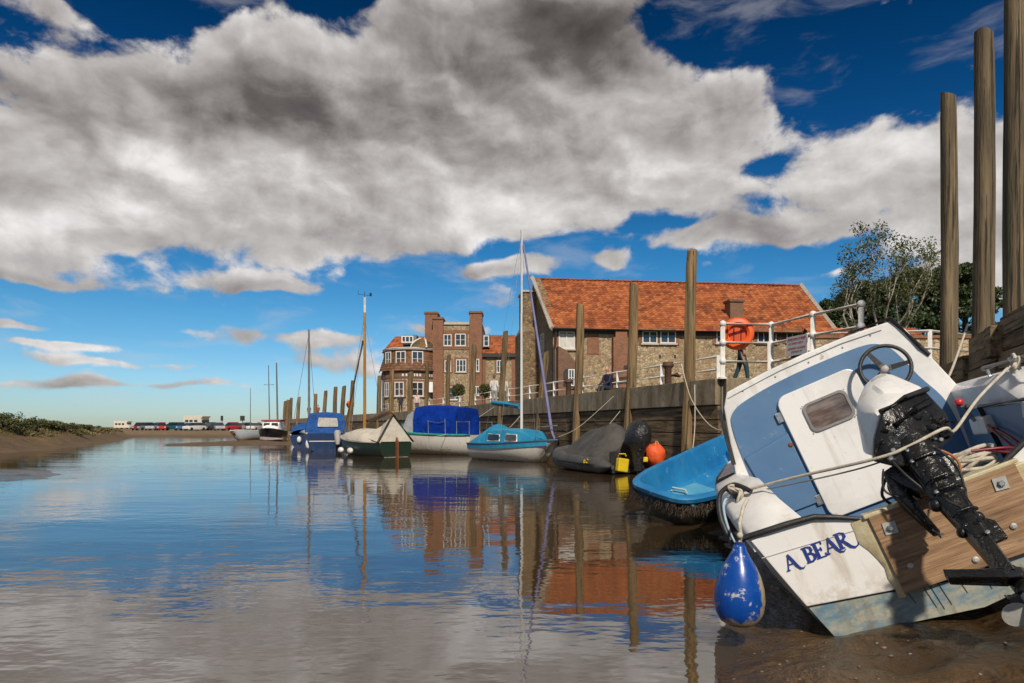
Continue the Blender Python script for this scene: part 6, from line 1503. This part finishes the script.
rn = random.Random(31); dn = (V((0, -.63, .27)) - V((0, -.10, .88))).normalized(); aft = dv if dv.y < 0 else -dv
for i in range(9):
    f_ = .10 + .085 * i; p = V((0, -.10, .88)) + dn * (.80 * f_); w_ = lerp(.085, .034, f_ ** .8)
    if i in (1, 3, 4, 6): MB().tube([p + V((-w_ * 1.05, 0, 0)) + aft * .05, p + V((-w_ * .5, 0, 0)) + aft * .078, p + V((w_ * .5, 0, 0)) + aft * .078, p + V((w_ * 1.05, 0, 0)) + aft * .05], .009, 7).build('casting_rib', BLACKMETAL, leg, smooth=60)
    for s in (-1, 1):
        if rn.random() < .8: MB().lathe([(.011, 0), (.011, .008), (.006, .011)], 6, Matrix.Translation(p + V((s * w_ * rn.uniform(.45, .8), 0, 0)) + aft * .066) @ aft.to_track_quat('Z', 'Y').to_matrix().to_4x4()).build('bolt', STEEL if rn.random() < .4 else BLACKMETAL, leg)
for pts_ in ([(-.12, -.16, .86), (-.10, -.24, .76), (-.07, -.27, .68), (-.055, -.33, .60)], [(.09, -.14, .84), (.12, -.22, .72), (.085, -.30, .62), (.05, -.36, .56)], [(-.03, -.2, .83), (-.015, -.30, .72), (-.03, -.36, .63), (.02, -.44, .55)], [(-.16, -.12, .82), (-.20, -.12, .72), (-.14, -.14, .66), (-.10, -.12, .70)]): cable(pts_, .006, BLACK, leg, 'hose')
MB().box((.0, -.40, .55), (.05, .02, .10), Matrix.Rotation(R(-42), 3, 'X')).build('worn_plate', pm('scraped_metal', [(.10, .095, .09), (.30, .29, .27)], 18, .45, .3, 30, lo=.42, hi=.62), leg, bevel=.003)
for i in range(14):
    p = V((-.15, -.15, .90)).lerp(V((.19, -.06, .87)), rn.random()) + V((0, -.03, rn.uniform(-.09, .05))); s_ = rn.uniform(.008, .018)
    MB().lathe([(s_, 0), (s_, .012), (s_ * .6, .016)], 6, Matrix.Translation(p) @ Matrix.Rotation(R(90), 4, 'X')).build('bolt', BLACKMETAL if i % 3 else STEEL, eng)
# clamp bracket against the pad
br = slab_path([((-.13, -.06, .76), .03, .03), ((-.135, -.09, .68), .035, .04), ((-.12, -.115, .60), .03, .035), ((-.10, -.125, .52), .022, .03), ((-.075, -.13, .44), .018, .022)], 'clamp_bracket', mo)
MB().tube([(-.085, -.135, .465), (-.06, -.15, .42)], [.012, .016], 8).build('clamp_screw', STEEL, br, smooth=60); slab_path([((.12, -.06, .74), .03, .03), ((.12, -.1, .62), .03, .035), ((.10, -.11, .5), .02, .025)], 'clamp_bracket', mo)
MB().tube([(-.15, -.10, .66), (.15, -.10, .66)], .022, 10).build('tilt_pin', STEEL, mo, smooth=60); slab_path([((-.04, -.06, .78), .12, .05), ((-.02, -.11, .70), .10, .05), ((0, -.16, .64), .07, .05)], 'swivel_block', mo)
# cavitation plate, gear case, skeg, propeller
cpv = MB().rings([[V(p) for p in ((.05, -.64, .30), (-.02, -.68, .325), (-.215, -.60, .385), (-.215, -.57, .345), (-.02, -.58, .265), (.06, -.57, .26))], [V(p) + V((.004, -.01, -.038)) for p in ((.05, -.64, .30), (-.02, -.68, .325), (-.215, -.60, .385), (-.215, -.57, .345), (-.02, -.58, .265), (.06, -.57, .26))]]).build('cavitation_plate', BLACKMETAL, mo, bevel=.004)
gc = MB().tube([(.06, -.50, .275), (.055, -.54, .255), (.045, -.59, .225), (.04, -.63, .195), (.036, -.65, .185)], [.01, .035, .05, .048, .036], 14).build('gear_case', BLACKMETAL, mo, smooth=60)
MB().plate([(-.05, -.62, .21), (.04, -.65, .19), (.02, -.72, .06), (-.01, -.71, .07)], .014).build('skeg', BLACKMETAL, gc)
p0_, p1_ = V((.035, -.64, .19)), V((.015, -.74, .13))
ph = MB().tube([p0_, p0_.lerp(p1_, .6), p1_], [.036, .034, .02], 14).build('propeller', pm('galvanised', [(.36, .36, .34), (.52, .52, .50)], 14, .5, .1, metal=.3), mo, smooth=60)
axp = (p1_ - p0_).normalized(); e1, e2 = basis(axp); c0 = p0_.lerp(p1_, .5)
for k in range(3):
    a = R(100 + 120 * k); d = e1 * math.cos(a) + e2 * math.sin(a); tng = axp.cross(d)
    ring = [c0 + d * (.03 + .055 * (1 - math.cos(b_))) + tng * .042 * math.sin(b_) + axp * .022 * math.sin(b_) for b_ in [6.2832 * i / 16 for i in range(16)]]
    MB().rings([ring, [p + axp * .006 for p in ring]]).build('blade', pm('worn_blade', [(.30, .29, .26), (.48, .47, .44)], 14, .55, .3, 20), ph, smooth=60)
for p in ((-.028, -.655, .165), (-.05, -.66, .035)):
    pass

# ------------------------------------------------------------------ people
SKIN = pm('skin', [(.42, .22, .15), (.50, .28, .20)], 4, .55, 0); HAIR = pm('hair', [(.05, .035, .02), (.12, .09, .06)], 9, .7, .2)
def person(loc, rz, label, top, legs, pose='stand', hair=HAIR, h=1.72, group=None, step=.0):
    """One continuous skinned body (clothes coloured by face), a head with features, hands with fingers."""
    t = thing('person', label, 'person', loc, rz, group); k = h / 1.72
    seat = pose == 'sit'; hip = .46 if seat else .92
    vs, es, rs = [], [], []
    def add(p, r_, par=None):
        vs.append(V(p) * k); rs.append(r_ * k)
        if par is not None: es.append((par, len(vs) - 1))
        return len(vs) - 1
    ln_y = .04 if not seat else -.06
    pel = add((0, 0, hip), .15); ab_ = add((0, ln_y * -.3, hip + .2), .14, pel); ch = add((0, ln_y, hip + .42), .165, ab_); nk = add((0, ln_y, hip + .58), .075, ch); hd_ = add((0, ln_y - .01, hip + .66), .06, nk)
    for s in (-1, 1):
        hp = add((s * .095, 0, hip - .03), .105, pel); f_ = s * step
        if seat: kn = add((s * .11, -.42, hip + .02), .075, hp); an = add((s * .11, -.50, .09), .05, kn); add((s * .11, -.66, .04), .04, an)
        else: kn = add((s * .10, -.03 + f_ * .5, hip * .53), .072, hp); an = add((s * .10, .02 + f_, .09), .052, kn); add((s * .11, -.15 + f_, .045), .042, an)
        sh_ = add((s * .19, ln_y, hip + .50), .07, ch)
        el_ = add((s * .225, ln_y + (.04 if not seat else -.1), hip + .24), .052, sh_); wr = add((s * (.205 if not seat else .14), ln_y - (.10 if not seat else .32), hip + (.02 if not seat else .12)), .037, el_)
        pa = add((s * (.20 if not seat else .12), ln_y - (.12 if not seat else .38), hip - (.06 if not seat else -.11)), .032, wr)
        for q in range(4): add(vs[pa] / k + V((s * .004, -.028 + .018 * q, -.075 + .008 * abs(q - 1.4)) if not seat else (-.024 * s + .016 * q * s, -.07, -.02)), .009, pa)
        add(vs[pa] / k + V((-s * .02, -.05, -.02)), .010, pa)
    me = bpy.data.meshes.new('body'); me.from_pydata([tuple(v) for v in vs], es, []); 
    m, nt, b = newmat('clothes_' + label[:24]); co = ocoord(nt); x, y, z = nt.sep(co); n_ = nt.noise(co, 14, 4, .6)
    c = nt.mix(nt.step(z, (hip - .02) * k, (hip + .01) * k), legs, top); sk_c = (.45, .25, .17)
    hand = nt.step(z, (hip + .55) * k, (hip + .57) * k); c = nt.mix(hand, c, sk_c)
    if not seat:
        hands = nt.m('MULTIPLY', nt.step(nt.m('ABSOLUTE', x), .165 * k, .18 * k), nt.step(z, (hip + .03) * k, (hip + .0) * k)); c = nt.mix(hands, c, sk_c); c = nt.mix(nt.step(z, .10 * k, .085 * k), c, (.30, .29, .28))
    c = nt.vm('SCALE', c, scale=nt.m('MULTIPLY_ADD', n_, .5, .75)); nt.put(b.inputs['Base Color'], c); b.inputs['Roughness'].default_value = .8
    me.materials.append(m); o = bpy.data.objects.new('body', me); COL.objects.link(o); o.parent = t
    md = o.modifiers.new('skin', 'SKIN'); md.use_smooth_shade = True
    for i, r_ in enumerate(rs): me.skin_vertices[0].data[i].radius = (r_, r_ * .82 if r_ > .13 else r_)
    me.skin_vertices[0].data[0].use_root = True
    ms = o.modifiers.new('sub', 'SUBSURF'); ms.levels = 1; ms.render_levels = 2
    zc = (hip + .78) * k; yc = (ln_y - .02) * k
    hd2 = MB(); hd2.ball((0, yc, zc), (.076 * k, .095 * k, .115 * k), 16, 12); hd2.build('head', SKIN, t, smooth=60)
    hh = t.children[-1] if t.children else None
    hobj = [c_ for c_ in bpy.data.objects if c_.parent == t and c_.name.startswith('head')][0]
    MB().rings([[V((0, yc - .09 * k, zc + .03 * k)), V((.012 * k, yc - .09 * k, zc - .02 * k)), V((-.012 * k, yc - .09 * k, zc - .02 * k))], [V((0, yc - .10 * k, zc + .02 * k)), V((.008 * k, yc - .118 * k, zc - .018 * k)), V((-.008 * k, yc - .118 * k, zc - .018 * k))]]).build('nose', SKIN, hobj)
    for s in (-1, 1):
        MB().ball((s * .03 * k, yc - .083 * k, zc + .012 * k), .012 * k, 8, 6).build('eye', pm('eye_white', [(.5, .5, .5), (.6, .6, .6)], 3, .3, 0), hobj); MB().ball((s * .076 * k, yc + .01 * k, zc), (.012 * k, .022 * k, .032 * k), 8, 6).build('ear', SKIN, hobj)
    MB().box((0, yc - .088 * k, zc - .055 * k), (.04 * k, .014 * k, .010 * k)).build('mouth', pm('lips', [(.3, .1, .08), (.34, .12, .1)], 3, .5, 0), hobj)
    if hair is not None:
        m = MB(); rg = []
        for i in range(7):
            ph_ = math.pi * .62 * i / 6 + .02; rg.append([V((.086 * k * math.sin(ph_) * math.cos(a), yc + .012 * k + .104 * k * math.sin(ph_) * math.sin(a), zc + .012 * k + .12 * k * math.cos(ph_) + (.055 * k * (1 - math.sin(a)) * .5 * (i / 6) ** 2))) for a in [6.2832 * j / 14 for j in range(14)]])
        m.rings(rg, closed=True, cap=True).build('hair', hair, hobj, smooth=60)
    return t
GREYHAIR = pm('grey_hair', [(.30, .29, .28), (.45, .44, .43)], 9, .7, .2)
person(((741.5 - 512) / F * 19.6, 19.6, DECK), R(70), 'walker in dark jeans half hidden behind the orange lifebuoy', (.03, .03, .035), (.015, .045, .06), step=.2)
px_ = 608.5; Yp = 29.5; sx_ = (px_ - 512) / F * Yp
person((sx_, Yp, DECK), R(-55), 'seated man in navy jacket on the bench behind the long railing', (.015, .02, .05), (.04, .04, .045), 'sit', None)
bn = thing('bench', 'dark bench under the seated man on the quay', 'bench', (sx_ + .1, Yp + .1, DECK), R(-55))
MB().box((0, .02, .40), (1.5, .42, .06)).build('seat', PLANK, bn); MB().box((0, .26, .75), (1.5, .05, .3)).build('backrest', PLANK, bn)
for x in (-.65, .65): MB().box((x, .05, .19), (.08, .42, .38)).build('leg', PLANK, bn)
for px_, Yp, rz, lab, top, lg in [(494.5, 40.5, 160, 'person in white top left of the white mast', (.62, .60, .58), (.30, .28, .25)), (503.5, 41, 200, 'second person in white top beside the pile left of the mast', (.58, .56, .54), (.12, .12, .14)),
    (400.5, 62, 20, 'person in dark clothes below the left hotel window', (.02, .022, .035), (.03, .03, .04)), (417, 61, 10, 'person in pale top below the white hotel window', (.55, .42, .40), (.06, .06, .08)),
    (309, 96, 10, 'left of two people standing by the grey mast on the far quay', (.05, .06, .12), (.03, .03, .05)), (318, 95, -20, 'right of two people on the far quay in a red top', (.35, .06, .05), (.05, .05, .08))]:
    person(((px_ - 512) / F * Yp, Yp, DECK), R(rz), lab, top, lg, group='people on the quay')
# far lifebuoy on a post, mooring bollards
t = thing('lifebuoy', 'small orange lifebuoy on a post beyond the wooden mast', 'lifebuoy', ((350.5 - 512) / F * 76, 76, DECK)); MB().tube([(0, 0, 0), (0, 0, 1.0)], .05, 6).build('post', WHITE_PAINT, t)
MB().lathe([(.2, -.06), (.3, -.1), (.42, -.06), (.45, 0), (.42, .06), (.3, .1), (.2, .06)], 20, Matrix.Translation((0, -.1, 1.25)) @ Matrix.Rotation(R(90), 4, 'X')).build('ring', ORANGE, t, smooth=60)
RUST = pm('rusty_iron', [(.05, .025, .015), (.12, .055, .03)], 5, .7, .4, 14)
for px_, Yp, lab in ((668, 23.5, 'rusty iron bollard on the quay below the paired warehouse windows'), (568.5, 32, 'rusty bollard on the quay below the arched porch')):
    t = thing('bollard', lab, 'bollard', ((px_ - 512) / F * Yp, Yp, DECK)); MB().lathe([(.2, 0), (.2, .06), (.12, .1), (.12, .75), (.2, .85), (.17, .98), (0, 1.0)], 14).build('body', RUST, t, smooth=50); MB().tube([(-.1, 0, .5), (.3, 0, .55), (.42, 0, .5)], [.07, .08, .04], 8).build('arm', RUST, t, smooth=60)
# mooring ropes to the quay
def rope(label, pts, r=.014, mat=ROPE):
    t = thing('mooring_rope', label, 'rope', pts[0]); cable([V(p) - V(pts[0]) for p in pts], r, mat, t, 'line')
rope('slack rope from the bow deck of the tilted boat up to the boarded wall', [(3.25, 5.3, 1.52), (4.4, 7.2, 1.55), (5.6, 8.9, 1.95), (6.9, 10.6, 2.75)], .016)
rope('rope from the tall pile down to the blue dinghy', [(4.55, 18.8, 2.9), (4.4, 17.2, 1.9), (4.0, 14.0, 1.2), (3.7, 11.2, 1.15)], .012)
rope('thin rope from the blue sailing boat to the quay wall', [(1.5, 23.4, .85), (2.2, 23.0, 1.2), (3.3, 22.7, 2.2)], .010)
rope('rope from the royal blue canopied boat up to the pile in front of the hotel', [(-1.0, 30.0, .95), (-.2, 30.6, 1.1), (.7, 31.2, 2.1)], .012)
rope('rope from the green wooden boat to the quay behind it', [(-4.3, 28.3, .75), (-2.6, 30.2, .95), (-.9, 35.0, 2.2)], .012)
rope('rope from the covered inflatable to the pile behind it', [(1.9, 21.4, .5), (2.6, 21.9, .8), (3.4, 22.0, 1.7)], .010)
rope('rope hanging slack down the quay wall left of the dinghy', [(4.75, 18.2, 2.3), (4.7, 18.0, 1.2), (4.55, 17.7, .5)], .014)
